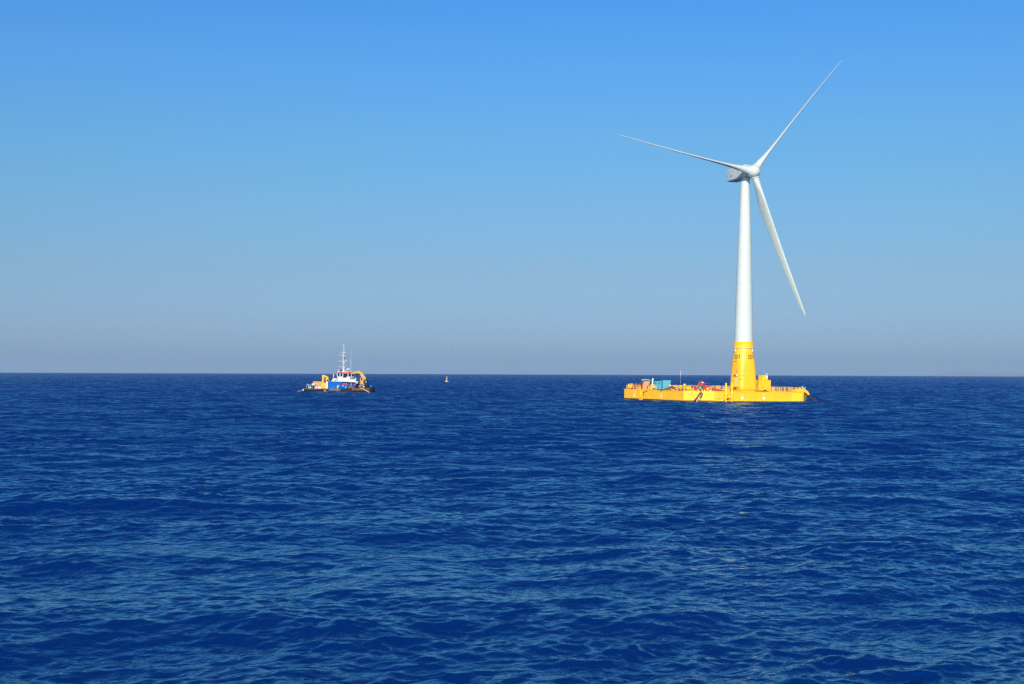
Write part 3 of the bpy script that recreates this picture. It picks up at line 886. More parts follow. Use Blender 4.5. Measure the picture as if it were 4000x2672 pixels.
# heap of brown hoses and lines
rr = random.Random(5)
t = thing('hose_heap', 'untidy heap of brown hoses lying along the platform edge', 'hoses', PL(2632) @ FACE)
for k in range(9):
    b = MB(); x = -2.4 + 0.5 * k; pts = []
    for i in range(9):
        f = i / 8
        pts.append((x + 2.4 * (f - 0.5) + rr.uniform(-.15, .15), rr.uniform(-.6, .6), 0.12 + max(0, 0.95 - abs(x + 2.4 * (f - .5) + 0.9) * 0.55) * rr.uniform(0.5, 1.0)))
    b.tube(pts, 0.10 + 0.05 * rr.random(), 7); b.build('hose', M['net'], t)
b = MB(); b.tube([(-1.9, 0.2, 0.2), (-0.6, -0.2, 1.15), (1.6, -0.2, 0.3), (4.2, 0, 0.25), (5.4, 0, 0.75)], 0.13, 8); b.build('hose', M['net'], t)
t = thing('signal_marker', 'small orange marker standing in front of the hose heap', 'marker', PL(2646, -1.2) @ FACE)
MB().lathe([(0.24, 0), (0.24, 0.08), (0.2, 0.1), (0.13, 0.75), (0.02, 0.8)], 14).build('cone', M['lifeorange'], t)
MB().lathe([(0.17, 0.42), (0.165, 0.58)], 14).build('band', M['draft'], t)
vt = thing('vent_post', 'short yellow vent post behind the hose heap, its cap narrow', 'vent', PL(2660, 0.2) @ FACE)
MB().lathe([(0.16, 0), (0.16, 1.0), (0.24, 1.05), (0.24, 1.25), (0.02, 1.35)], 12).build('post', M['fresh'], vt)
c = copy_tree(vt); c.matrix_world = PL(2674, 0.6) @ FACE @ Matrix.Scale(1.35, 4); c['label'] = 'stout yellow vent post right of the narrow vent post'
vt['group'] = c['group'] = 'vent posts behind the hoses'
t = thing('tool_box', 'yellow leaning box against the railing above the hose heap', 'box', PL(2634, 2.4) @ FACE)
MB().prism_y([(-0.5, 0), (0.6, 0), (0.45, 1.1), (-0.35, 1.2)], -0.35, 0.35).build('body', M['railyel'], t, bevel=0.04)
MB().box(-0.1, 0.2, -0.40, -0.34, 0.6, 0.75).build('latch', M['midgrey'], t)
# white whip aerial
t = thing('whip_aerial', 'thin white aerial on a slim grey stay above the far railing', 'aerial', MP @ Matrix.Translation((xL(2658, -6.0), -6.0 - 4.5, DZ)))
t.matrix_world = MP @ Matrix.Translation((xL(2658, -11.0), -11.0, DZ))
MB().tube([(0, 0, 0), (0, 0, 3.7)], 0.025, 6).build('stay', M['steel'], t)
MB().tube([(0, 0, 3.7), (-0.04, 0, 5.1)], 0.075, 8).build('aerial_rod', M['white'], t)

# folded red knuckle-boom crane behind the near corner
t = thing('deck_crane', 'folded red knuckle-boom crane behind the near corner of the platform', 'crane', MP @ Matrix.Translation((solve(lambda q: MP @ Vector((q, -q + 1.5, DZ)), 2733, 5, 19) - 0.4, 0, DZ)) )
qx = solve(lambda q: MP @ Vector((q, -(26.2 - q), DZ)), 2734, 5, 24)
t.matrix_world = MP @ Matrix.Translation((qx, -(26.2 - qx), DZ)) @ FACE @ Matrix.Diagonal((1.1, 1.0, 0.82, 1.0))
MB().lathe([(0.75, 0), (0.75, 0.5), (0.6, 0.55)], 18).build('pedestal', M['black'], t)
b = MB(); b.prism_y([(-0.75, 0.5), (0.75, 0.5), (0.4, 1.3), (0.2, 1.9), (-0.2, 1.9), (-0.45, 1.3)], -0.55, 0.4); cb = b.build('slewing_column', M['darkgrey'], t, bevel=0.04)
b = MB(); b.prism_y([(-0.16, 0.75), (0.16, 0.75), (0.04, 1.3), (-0.06, 1.3)], -0.62, -0.56); b.build('pale_badge', M['white'], cb)
b = MB(); b.tube([(-2.0, 0, 0.95), (-1.1, 0, 0.9)], 0.60, 14); b.tube([(-1.1, 0, 0.9), (-0.6, 0, 0.8)], 0.28, 12); b.box(-1.9, -0.7, -0.35, 0.35, 0.35, 0.75); b.build('hose_spool', M['brightred'], t)
b = MB(); b.box(-0.55, 0.75, -0.42, 0.42, 1.75, 2.35); b.box(-0.3, 0.95, -0.34, 0.34, 2.42, 2.95); b.tube([(-0.2, -0.5, 2.38), (-0.2, 0.5, 2.38)], 0.26, 14); b.prism_y([(0.1, 2.95), (0.7, 2.95), (0.5, 3.3), (0.2, 3.3)], -0.2, 0.2); b.build('boom_knuckle', M['red'], t, bevel=0.05)
b = MB(); b.tube([(0.55, -0.36, 2.7), (0.55, -0.48, 2.7)], 0.19, 14); b.build('floodlight', M['grey'], t)
b = MB(); b.tube([(0.7, -0.2, 2.1), (1.75, -0.2, 2.45)], 0.12, 8); b.tube([(1.0, 0.2, 2.6), (1.5, 0.2, 2.0)], 0.10, 8); b.build('hydraulic_ram', M['red'], t)
b = MB(); b.prism_y([(0.6, 0.55), (2.0, 0.35), (4.6, 0.05), (4.7, 0.5), (3.4, 1.05), (2.6, 1.6), (1.6, 1.75), (0.8, 1.8)], -0.35, 0.35); b.build('folded_jib', M['red'], t, bevel=0.06)
b = MB(); b.tube([(4.6, 0, 0.28), (6.2, 0, 0.08)], 0.13, 8, 0.08); b.build('jib_tip', M['black'], t)
b = MB(); b.box(2.6, 2.95, -0.55, -0.36, 0.75, 1.15); b.build('control_panel', M['brightred'], t, bevel=0.02)
b = MB(); b.tube([(1.7, -0.5, 0.25), (1.7, -0.5, 0.75)], 0.1, 8); b.build('stow_post', M['white'], t)
t = thing('sack_pile', 'two cream sacks lying behind the folded red crane', 'sacks', MP @ Matrix.Translation((qx + 1.0, -(26.2 - qx) + 4.0, DZ)) @ FACE)
t.matrix_world = MP @ Matrix.Translation((solve(lambda q: MP @ Vector((q, -(22 - q), DZ)), 2750, 0, 24), -(22 - solve(lambda q: MP @ Vector((q, -(22 - q), DZ)), 2750, 0, 24)), DZ)) @ FACE
for c in ((-0.35, 0, 0.85), (0.45, 0.1, 0.95)): MB().ball(c, 0.62, 0.5, 0.55, 12).build('sack', M['draft'], t)
MB().box(-1.0, 1.1, -0.5, 0.5, 0, 0.45).build('pallet', M['railyel'], t)

# mooring chains: each link its own ring, in one mesh per chain
def chain_mesh(b, pts, size, seg):
    pts = [Vector(p) for p in pts]; k = 0
    for i in range(len(pts) - 1):
        d = pts[i + 1] - pts[i]; n = max(1, int(d.length / seg))
        for j in range(n):
            p = pts[i] + d * (j + 0.5) / n
            x = d.normalized(); s = x.orthogonal().normalized()
            s = s if k % 2 else x.cross(s)
            ring = [p + x * math.cos(2 * math.pi * a / 10) * seg * 0.72 + s * math.sin(2 * math.pi * a / 10) * size for a in range(11)]
            b.tube(ring, size * 0.36, 5, cap=False); k += 1
def chain(name, label, pts, size, seg, Mx):
    t = thing(name, label, 'chain', Mx)
    b = MB(); chain_mesh(b, pts, size, seg); b.build('chain_links', M['chain'], t)
    return t
MC = MP @ CM
t = chain('mooring_chain', 'rusty mooring chain hanging down over the near corner plate', [(-0.3, 0.75, DZ + 0.6), (0.45, 0.7, DZ - 0.1), (0.85, 0.1, 1.6), (1.0, -0.7, 0.5), (1.1, -1.3, -0.8)], 0.20, 0.34, MC)
b = MB(); b.tube([(0.65, 0.5, 1.6), (0.75, 0.1, 1.0), (0.8, -0.35, 0.2), (0.8, -0.5, -0.4)], 0.14, 8); b.build('chain_guard', M['rope'], t)
b = MB(); b.tube([(0.55, 1.05, 2.2), (0.62, 0.75, 1.5), (0.66, 0.62, 1.0)], 0.20, 8); b.tube([(0.5, 0.5, 0.7), (0.52, 0.35, 0.0), (0.52, 0.3, -0.5)], 0.09, 6); b.build('hanging_hose', M['net'], t)
t = thing('corner_sling', 'thin dark sling crossing the left half of the corner plate', 'sling', MC)
MB().tube([(0.35, -1.6, DZ + 0.3), (0.42, -1.45, 1.7), (0.42, -0.9, 0.4), (0.5, -0.6, -0.4)], 0.05, 6).build('sling_rope', M['stencil'], t)
MF = MP @ Matrix.Translation((HS - 1.2, yR(3097, HS - 1.2), DZ)) @ Matrix.Rotation(R(90), 4, 'Z')
chain('anchor_chain', 'dark rusty chain running from the right-hand fairlead down into the sea', [(4.55, 0.1, -0.45), (6.2, 0.1, -1.45), (8.1, 0.1, -2.35), (9.6, 0.1, -3.3)], 0.26, 0.40, MF)

# cabinets to the right of the tower
t = thing('equipment_cabinet', 'big yellow equipment cabinet close to the right of the tower', 'cabinet', PR(2978, -3.2))
b = MB(); b.box(-1.6, 1.25, -2.0, 1.75, 0.25, 3.0); b.build('housing', M['yellow'], t, bevel=0.06)
MB().box(1.25, 1.30, -0.9, -0.75, 0.9, 1.25).build('door_handle', M['stencil'], t)
MB().box(1.252, 1.275, 0.25, 0.29, 0.35, 2.9).build('door_seam', M['hullyel'], t)
for y in (-1.7, 1.4):
    for x in (-1.3, 0.9): MB().box(x - 0.12, x + 0.12, y - 0.12, y + 0.12, 0, 0.25).build('leg', M['stencil'], t)
b = MB(); b.tube([(1.0, -2.08, 2.9), (0.2, -2.08, 1.4), (-0.6, -2.08, 0.2)], 0.06, 6); b.build('cable', M['stencil'], t)
MU = PR(2981, -3.4) @ Matrix.Translation((0, 0, 3.0))
t2 = thing('control_box', 'smaller yellow box on top of the equipment cabinet, with a white lamp', 'box', MU)
b = MB(); b.prism([(0.75, -0.9), (0.75, 0.9), (-0.75, 0.9), (-0.95, -0.9)], 0.0, 1.22); b.build('housing', M['yellow'], t2, bevel=0.04)
b = MB(); b.tube([(0.5, 0.75, 1.22), (0.5, 0.75, 1.5)], 0.06, 8); b.ball((0.5, 0.75, 1.55), 0.26, 0.26, 0.2, 12); b.build('lamp', M['white'], t2)
MB().box(0.76, 0.80, 0.35, 0.75, 0.45, 1.2).build('pale_panel', M['draft'], t2)
MB().tube([(0.2, 0.3, 1.22), (0.2, 0.3, 2.8)], 0.02, 6).build('whip_rod', M['steel'], t2)
t = thing('gangway_ramp', 'brown wedge-shaped ramp lying right of the equipment cabinet', 'ramp', PR(2999, -0.4))
MB().prism([(0.5, -1.3), (0.5, 2.6), (-0.1, 2.6), (-0.4, -1.3)], 0.0, 0.14).build('plank', M['net'], t)
MB().box(-0.2, 0.1, -1.2, -0.5, 0.14, 0.5).build('wedge', M['stencil'], t)

# small gear between the hoses and the far railing
t = thing('pipe_rack', 'low rack of grey pipes lying behind the hose heap', 'pipes', PL(2690, 3.0) @ FACE)
for k in range(4): MB().tube([(-2.2, 0.16 * k - 0.3, 0.38), (2.3, 0.16 * k - 0.3, 0.38)], 0.075, 8).build('pipe', M['midgrey'], t)
for x in (-1.4, 1.4): MB().box(x - 0.08, x + 0.08, -0.5, 0.5, 0, 0.3).build('cradle', M['railyel'], t)
t = thing('pump_unit', 'grey pump unit with a dark motor, left of the folded red crane', 'pump', PL(2700, 1.0) @ FACE)
MB().box(-0.6, 0.6, -0.4, 0.4, 0, 0.18).build('base', M['railyel'], t)
MB().tube([(-0.5, 0, 0.5), (0.2, 0, 0.5)], 0.28, 12).build('motor', M['darkgrey'], t)
MB().tube([(0.2, 0, 0.45), (0.55, 0, 0.45), (0.55, 0, 1.0)], 0.13, 10).build('pump_head', M['steel'], t)
t = thing('cable_coil', 'coil of dark cable lying left of the turquoise tanks', 'cable', PL(2556, -0.7) @ FACE)
for k in range(3): MB().ring((0, 0, 0.08 + 0.13 * k), 0.5 - 0.03 * k, 0.075, 20, 6, 'Z').build('loop', M['black'], t)
t = thing('gas_rack', 'rack of two grey gas bottles at the inner railing right of the red crane', 'bottles', MP @ Matrix.Translation((xL(2776, -I1 - 1.0), -I1 - 1.0, DZ)) @ FACE)
for x in (-0.2, 0.2): MB().lathe([(0.15, 0.05), (0.15, 1.1), (0.08, 1.25), (0.05, 1.4)], 12, x, 0).build('bottle', M['midgrey'], t)
MB().box(-0.45, 0.45, -0.22, 0.22, 0, 0.05).build('tray', M['railyel'], t)
# lifebuoys
def lifebuoy(Mx, label):
    t = thing('lifebuoy', label, 'lifebuoy', Mx, 'lifebuoys on the railings')
    b = MB(); b.ring((0, 0, 0.75), 0.38, 0.12, 24, 8, 'Y'); b.build('ring', M['lifeorange'], t)
    for a in (45, 135, 225, 315):
        b = MB(); b.m = Matrix.Translation((0, 0, 0.75)) @ Matrix.Rotation(R(a), 4, 'Y')
        b.tube([(0.38, 0, -0.06), (0.38, 0, 0.06)], 0.135, 10); b.build('band', M['white'], t)
    return t
lifebuoy(MP @ Matrix.Translation((I1 + 0.25, yR(2806, I1), DZ + 0.2)) @ FACE, 'orange lifebuoy on the inner railing left of the boat landing')
lifebuoy(MP @ Matrix.Translation((E1 + 0.22, yR(3084, E1), DZ)) @ FACE, 'orange lifebuoy at the right end of the front railing')

# gulls on the right-hand fairlead
def gull(Mx, label, s):
    t = thing('seagull', label, 'gull', Mx @ Matrix.Scale(s, 4), 'gulls perched on the right-hand fairlead')
    b = MB()
    loft(b, [[(x + dz * 0.0, w * math.cos(2 * math.pi * j / 12), z + h * math.sin(2 * math.pi * j / 12)) for j in range(12)] for x, z, w, h, dz in
             ((-0.30, 0.20, .01, .01, 0), (-0.22, 0.21, .05, .04, 0), (-0.08, 0.23, .10, .09, 0), (0.06, 0.26, .11, .11, 0), (0.15, 0.31, .085, .10, 0), (0.19, 0.39, .06, .06, 0), (0.22, 0.45, .062, .06, 0), (0.27, 0.46, .045, .045, 0), (0.31, 0.455, .01, .01, 0))])
    b.build('body', M['feather'], t)
    for sy in (-1, 1):
        b = MB(); b.m = Matrix.Translation((-0.08, sy * 0.095, 0.26)) @ Matrix.Rotation(R(-8), 4, 'Y')
        b.ball((0, 0, 0), 0.21, 0.028, 0.085, 12); b.build('wing', M['wing'], t)
        b = MB(); b.tube([(0.03, sy * 0.04, 0.17), (0.02, sy * 0.04, 0.0), (0.08, sy * 0.04, 0.005)], 0.012, 6); b.build('leg', M['beak'], t)
    b = MB(); b.tube([(0.30, 0, 0.455), (0.38, 0, 0.44)], 0.018, 6, 0.004); b.build('beak', M['beak'], t)
    b = MB(); b.ball((-0.31, 0, 0.205), 0.09, 0.03, 0.015, 8); b.build('tail', M['feather'], t)
MG = MF
gull(MG @ Matrix.Translation((1.75, -0.6, 0.90)) @ Matrix.Rotation(R(10), 4, 'Z'), 'white gull nearest the railing end', 0.95)
gull(MG @ Matrix.Translation((2.65, -0.6, 0.89)) @ Matrix.Rotation(R(35), 4, 'Z'), 'biggest white gull, standing in the middle of the fairlead', 1.45)
gull(MG @ Matrix.Translation((3.40, -0.6, 0.76)) @ Matrix.Rotation(R(-20), 4, 'Z'), 'white gull nearest the chain', 1.05)

# ================================================================== work boat
BD = 483.0
MBT = Matrix.Translation(((1338.6 - 2000) / F_PX * BD, BD, 0)) @ Matrix.Rotation(R(-9), 4, 'Z') @ Matrix.Rotation(R(0.6), 4, 'Y')
K = 1 / (6.82 * F_PX / BD)                  # metres per measured unit
def X(c): return (c - 1150) * K / math.cos(R(9))
def Z(c): return (1446 - c) * K
boat = thing('work_boat', 'blue and white work boat with a tall white mast and two yellow cranes', 'boat', MBT)
def part(mb, name, mat, parent=None, bevel=0.0): return mb.build(name, mat, parent or boat, bevel)
BW = 4.6
# hull: square stern at the left, bluff raked bow at the right
def hull():
    stn = [(X(190), 0.92, 1.10, 0.5), (X(260), 1.0, 1.05, -0.8), (X(900), 1.0, 1.25, -1.0), (X(1380), 1.0, 1.5, -1.0), (X(1600), 0.93, 1.75, -0.9), (X(1800), 0.74, 1.85, -0.6), (X(1930), 0.48, 1.85, 0.1), (X(2000), 0.30, 1.8, 0.9)]
    rings = []
    for x, w, top, bot in stn:
        w *= BW
        rings.append([(x, -w, top), (x, -w, (top + max(bot, -.2)) / 2), (x, -w * 0.86, max(bot, -0.5) - 0.25), (x, 0, bot - 0.5), (x, w * 0.86, max(bot, -0.5) - 0.25), (x, w, (top + max(bot, -.2)) / 2), (x, w, top)])
    b = MB(); n = 7; vs = [p for r in rings for p in r]; fs = []
    for i in range(len(rings) - 1):
        fs += [(i * n + j, i * n + j + 1, (i + 1) * n + j + 1, (i + 1) * n + j) for j in range(n - 1)]
        fs.append((i * n + n - 1, i * n, (i + 1) * n, (i + 1) * n + n - 1))
    fs += [tuple(reversed(range(n))), tuple(range((len(rings) - 1) * n, len(rings) * n))]
    b.add(vs, fs)
    return b
h = part(hull(), 'hull', M['black'], bevel=0.05)
# rust-brown bow plating and grey fendering along the near side
b = MB()
pts = [(X(1500), -BW * 0.985), (X(1600), -BW * 0.94), (X(1800), -BW * 0.75), (X(1935), -BW * 0.5)]
for i in range(len(pts) - 1):
    (xa, ya), (xb, yb) = pts[i], pts[i + 1]
    b.add([(xa, ya - .04, .55), (xb, yb - .04, .8), (xb, yb - .04, 1.72), (xa, ya - .04, 1.62)], [(0, 1, 2, 3)])
part(b, 'bow_plating', M['brown'], h)
b = MB(); b.tube([(X(200), -BW * .95, 0.95), (X(560), -BW - .05, 0.98), (X(880), -BW - .05, 1.05)], 0.22, 8); part(b, 'rubbing_strip', M['fender'])
b = MB(); b.box(X(880), X(1200), -BW - 0.16, -BW + 0.1, 0.42, 1.3); part(b, 'fender_band', M['fender'], bevel=0.08)
b = MB(); b.box(X(1215), X(1500), -BW - 0.12, -BW + 0.3, 0.15, 1.45); part(b, 'fender_band', M['dark'], bevel=0.08)
b = MB(); b.prism_y([(X(1395), 1.45), (X(1520), 1.6), (X(1520), 2.3), (X(1395), 2.2)], -BW + 0.02, -BW + 0.14); part(b, 'bulwark', M['fender'])
b = MB(); b.box(X(1215), X(1400), -BW + 0.02, -BW + 0.14, 1.4, 2.25); part(b, 'bulwark', M['blue'])
b = MB(); b.prism_y([(X(250), 0.98), (X(900), 1.2), (X(1380), 1.45), (X(1900), 1.75), (X(1900), 1.80), (X(1380), 1.5), (X(900), 1.25), (X(250), 1.03)], -BW * .45, BW * .9); part(b, 'deck', M['midgrey'])
# white anchor ball and little stern hoop
b = MB()
for y in (-1.6, 0.2):
    b.tube([(X(205), y, 1.05), (X(215), y, 2.3), (X(245), y, 2.55), (X(270), y, 2.2), (X(275), y, 1.05)], 0.08, 6)
b.tube([(X(245), -1.6, 2.55), (X(245), 0.2, 2.55)], 0.07, 6); part(b, 'stern_hoop', M['boatwhite'])
b = MB(); b.tube([(X(205), -1.0, 1.0), (X(203), -1.0, 3.1)], 0.03, 6); part(b, 'stern_staff', M['steel'])
for cx in (320, 360):
    b = MB(); b.lathe([(0.22, 0), (0.2, 0.4), (0.32, 0.45), (0.3, 0.62), (0.02, 0.65)], 12, X(cx), -3.4); b.m = Matrix.Identity(4); b.v = [(x, y, z + 1.0) for x, y, z in b.v]; part(b, 'bitt', M['draft'])
# stern crane folded up
sc = part(MB().box(X(630), X(792), -2.8, -0.8, 1.15, Z(1222)), 'stern_crane_base', M['craneyel'], bevel=0.12)
b = MB(); b.prism_y([(X(645), Z(1225)), (X(690), Z(1225)), (X(690), Z(1010)), (X(645), Z(1000))], -2.5, -1.2); b.build('crane_column', M['craneyel'], sc, bevel=0.05)
b = MB(); b.prism_y([(X(640), Z(1000)), (X(700), Z(1000)), (X(790), Z(1040)), (X(820), Z(1085)), (X(820), Z(1130)), (X(785), Z(1120)), (X(770), Z(1070)), (X(690), Z(1040))], -2.6, -1.1); b.build('folded_boom', M['craneyel'], sc, bevel=0.05)
b = MB(); b.tube([(X(760), -1.9, Z(1060)), (X(750), -1.9, Z(1200))], 0.22, 10); b.tube([(X(705), -2.2, Z(1050)), (X(735), -2.2, Z(1160))], 0.12, 8); b.build('hydraulic_ram', M['craneyel'], sc)
b = MB(); b.box(X(690), X(785), -2.45, -1.3, Z(1222), Z(1205)); b.build('slewing_plate', M['craneyel'], sc)
b = MB(); b.box(X(783), X(855), -2.4, -1.2, Z(1165), Z(1122)); b.build('motor_box', M['black'], sc, bevel=0.05)
b = MB(); b.box(X(825), X(850), -2.55, -2.4, Z(1160), Z(1142)); b.build('motor_label', M['boatwhite'], sc)
# deckhouse: blue lower house with white edge post
dh = part(MB().box(X(838), X(1215), -BW + 0.55, BW - 0.6, 1.15, Z(1166)), 'deckhouse', M['blue'], bevel=0.06)
b = MB(); b.box(X(793), X(836), -BW + 0.5, -BW + 1.3, 1.2, Z(1172)); b.build('corner_post', M['draft'], dh, bevel=0.04)
b = MB(); b.box(X(806), X(823), -BW + 0.47, -BW + 0.5, 1.5, Z(1195)); b.build('post_panel', M['midgrey'], dh)
b = MB(); b.box(X(1092), X(1094), -BW + 0.535, -BW + 0.55, 1.3, Z(1172)); b.build('wall_seam', M['navy'], dh)
b = MB(); b.box(X(1216), X(1530), -BW + 1.9, BW - 0.9, 1.4, Z(1185)); b.build('inner_house', M['blue'], dh)
b = MB(); b.box(X(1380), X(1440), -BW + 1.87, -BW + 1.9, 1.5, 3.4); b.build('house_door', M['navy'], dh)
for k in range(5):                          # scuffed pale patches low on the blue wall
    b = MB(); x = X(870 + 36 * k + 10 * (k % 2)); b.box(x, x + 0.3, -BW + 0.535, -BW + 0.55, 1.48 + 0.07 * k, 1.62 + 0.08 * k); b.build('scuff', M['drumblue'], dh)
# white bridge deck and overhang
b = MB(); b.prism_y([(X(930), Z(1162)), (X(1200), Z(1168)), (X(1600), Z(1178)), (X(1600), Z(1155)), (X(1200), Z(1150)), (X(930), Z(1145))], -BW + 0.35, BW - 0.5); bd = part(b, 'bridge_deck', M['boatwhite'])
b = MB(); b.prism_y([(X(940), Z(1148)), (X(1040), Z(1148)), (X(1040), Z(1085)), (X(955), Z(1085)), (X(940), Z(1105))], -2.6, 2.6); b.build('funnel_casing', M['boatwhite'], bd, bevel=0.06)
b = MB(); b.box(X(985), X(1030), -2.64, -2.6, Z(1146), Z(1122)); b.build('casing_vent', M['black'], bd)
b = MB(); b.tube([(X(935), -2.0, Z(1125)), (X(935), 0.6, Z(1125))], 0.42, 14); b.build('liferaft_canister', M['lifeorange'], bd)
b = MB(); b.prism_y([(X(1205), Z(1160)), (X(1590), Z(1166)), (X(1590), Z(1105)), (X(1430), Z(1105)), (X(1430), Z(1090)), (X(1205), Z(1110))], -BW + 0.40, -BW + 0.48); b.build('bridge_bulwark', M['boatwhite'], bd)
b = MB()
for c in (1455, 1480, 1505, 1530): b.tube([(X(c), -BW + 0.5, Z(1110)), (X(c + 12), -BW + 0.5, Z(1030))], 0.05, 6)
b.tube([(X(1460), -BW + 0.5, Z(1032)), (X(1545), -BW + 0.5, Z(1030))], 0.04, 6); b.build('bridge_rail', M['boatwhite'], bd)
b = MB(); b.prism_y([(X(1545), Z(1110)), (X(1600), Z(1110)), (X(1600), Z(1090)), (X(1582), Z(1060)), (X(1565), Z(1062)), (X(1575), Z(1090))], -BW + 0.5, -BW + 1.2); b.build('davit_horn', M['boatwhite'], bd, bevel=0.04)
b = MB(); b.box(X(1600), X(1642), -BW + 0.5, -BW + 1.5, Z(1212), Z(1150)); b.build('side_locker', M['boatwhite'], bd, bevel=0.05)
b = MB(); b.box(X(1612), X(1632), -BW + 0.47, -BW + 0.5, Z(1195), Z(1165)); b.build('locker_mark', M['midgrey'], bd)
b = MB(); b.box(X(1335), X(1430), -BW + 0.5, -BW + 1.6, Z(1105), Z(1035)); b.build('bridge_wing', M['boatwhite'], bd, bevel=0.12)
# wheelhouse: six-sided, windows leaning outwards
def wh_ring(z, k):
    xs = [X(1032), X(1150), X(1210), X(1415)]; cxm = X(1222)
    y0, y1 = -2.3, 2.2
    pts = [(X(1035), -1.3), (X(1205), y0), (X(1345), y0), (X(1415), -1.3), (X(1415), 1.6), (X(1345), y1), (X(1110), y1), (X(1035), 1.6)]
    return [(cxm + (x - cxm) * k, y * k, z) for x, y in pts]
b = MB(); loft(b, [wh_ring(Z(1158), 0.97), wh_ring(Z(1078), 0.97)]); b.s = [False] * len(b.s); wh = part(b, 'wheelhouse', M['boatwhite'])
b = MB(); loft(b, [wh_ring(Z(1078), 0.93), wh_ring(Z(952), 1.0)]); b.s = [False] * len(b.s); b.build('window_band', M['glass'], wh)
r0, r1 = wh_ring(Z(1078), 0.97), wh_ring(Z(952), 1.045)
def lerp(p, q, f): return tuple(p[i] + (q[i] - p[i]) * f for i in range(3))
for i in range(8):
    for f in ((0.0, 0.5) if i in (0, 4, 6) else (0.0,)):
        p = lerp(r0[i], r0[(i + 1) % 8], f); q = lerp(r1[i], r1[(i + 1) % 8], f)
        b = MB(); b.tube([p, q], 0.16, 6); b.build('window_post', M['boatwhite'], wh)
for i, (f0, f1, za) in enumerate(((0, 1, 0.35), (1, 2, 0.10), (2, 3, 0.4), (7, 8, 0.3))):   # sills of different height
    a0, a1 = r0[f0 % 8], r0[f1 % 8]; u0, u1 = lerp(r0[f0 % 8], r1[f0 % 8], za), lerp(r0[f1 % 8], r1[f1 % 8], za)
    b = MB(); b.add([a0, a1, u1, u0], [(0, 1, 2, 3)]); b.build('window_sill', M['boatwhite'], wh)
b = MB(); loft(b, [wh_ring(Z(955), 1.04), wh_ring(Z(948), 1.09), wh_ring(Z(914), 1.07)]); b.s = [False] * len(b.s); rf = b.build('red_eave', M['brightred'], wh)
b = MB(); loft(b, [wh_ring(Z(914) + 0.003, 1.075), wh_ring(Z(904), 1.05)]); b.s = [False] * len(b.s); b.build('roof', M['boatwhite'], wh)
b = MB(); b.ball((X(1062), -1.7, Z(922)), 0.25, 0.25, 0.25, 12); b.build('roof_lamp', M['boatwhite'], wh)
b = MB(); b.ball((X(1282), -2.55, Z(936)), 0.16, 0.1, 0.16, 10); b.build('roof_lamp', M['boatwhite'], wh)
b = MB()
for (xa, xb) in ((1120, 1320),): b.box(X(1215), X(1310), -2.25, -2.2, Z(1130), Z(1124)); b.box(X(1330), X(1400), -BW + 0.46, -BW + 0.5, Z(1128), Z(1122))
b.build('wall_trim', M['midgrey'], wh)
# mast with its yards, lamps and signal shapes
mx_, my_ = X(1172), 0.0
b = MB(); b.lathe([(0.62, Z(906)), (0.55, Z(880)), (0.28, Z(845)), (0.13, Z(800)), (0.11, Z(620)), (0.09, Z(400)), (0.06, Z(160))], 12, mx_, my_); mast = part(b, 'mast', M['boatwhite'])
b = MB(); b.tube([(mx_ - 0.55, 0.1, Z(840)), (mx_ - 0.55, 0.1, Z(410))], 0.035, 6)
for k in range(22): b.tube([(mx_ - 0.55, 0.1, Z(830) + 0.28 * k), (mx_, 0.1, Z(830) + 0.28 * k)], 0.012, 5)
b.build('mast_ladder', M['boatwhite'], mast)
for cy, l, r in ((780, 1045, 1222), (625, 1043, 1245), (470, 1055, 1232), (402, 1095, 1245)):
    b = MB(); b.tube([(X(l), 0, Z(cy)), (mx_, 0, Z(cy + 4)), (X(r), 0, Z(cy - 4))], 0.075, 6)
    b.tube([(X(l), 0, Z(cy)), (X(l), 0, Z(cy - 16))], 0.07, 6); b.tube([(mx_ + 0.1, 0, Z(cy + 28)), (X(r - 12), 0, Z(cy - 2))], 0.045, 6); b.build('yard', M['boatwhite'], mast)
b = MB(); b.tube([(mx_, 0, Z(228)), (X(1138), 0, Z(218)), (X(1136), 0, Z(202))], 0.06, 6); b.ball((X(1136), 0, Z(200)), 0.14, 0.14, 0.16, 8); b.build('top_lamp', M['boatwhite'], mast)
for c, ry in ((448, 0.24), (606, 0.24)):
    b = MB(); b.ball((X(1192), -0.05, Z(c)), 0.22, 0.22, ry, 10); b.build('signal_ball', M['black'], mast)
b = MB(); b.lathe([(0.02, Z(575)), (0.2, Z(542)), (0.02, Z(508))], 10, X(1191), -0.05); b.build('signal_diamond', M['black'], mast)
b = MB(); b.ball((X(1236), 0, Z(604)), 0.38, 0.38, 0.20, 12); b.build('radar_dome', M['boatwhite'], mast)
b = MB(); b.ball((mx_ + 0.08, -0.12, Z(690)), 0.2, 0.2, 0.5, 10); b.build('mast_lantern', M['boatwhite'], mast)
b = MB(); b.box(X(1085), X(1130), -0.4, 0.4, Z(905), Z(852)); part(b, 'horn_box', M['black'], bevel=0.05)
b = MB(); b.tube([(X(1062), -0.6, Z(905)), (X(1062), -0.6, Z(860))], 0.12, 8); b.ball((X(1062), -0.6, Z(858)), 0.18, 0.18, 0.22, 10); part(b, 'searchlight', M['boatwhite'])
for c, top, rr_ in ((1290, 820, 0.28), (1330, 812, 0.26)):
    b = MB(); b.lathe([(0.13, Z(906)), (0.12, Z(850)), (rr_, Z(848)), (rr_, Z(822)), (rr_ * .7, Z(top)), (0.02, Z(top - 6))], 12, X(c), -0.3); part(b, 'satellite_dome', M['boatwhite'])
b = MB(); b.tube([(X(1268), -1.2, Z(868)), (X(1268), -1.2, Z(905))], 0.05, 6); b.ball((X(1268), -1.3, Z(850)), 0.25, 0.1, 0.25, 12); sl_ = part(b, 'search_lamp', M['boatwhite'])
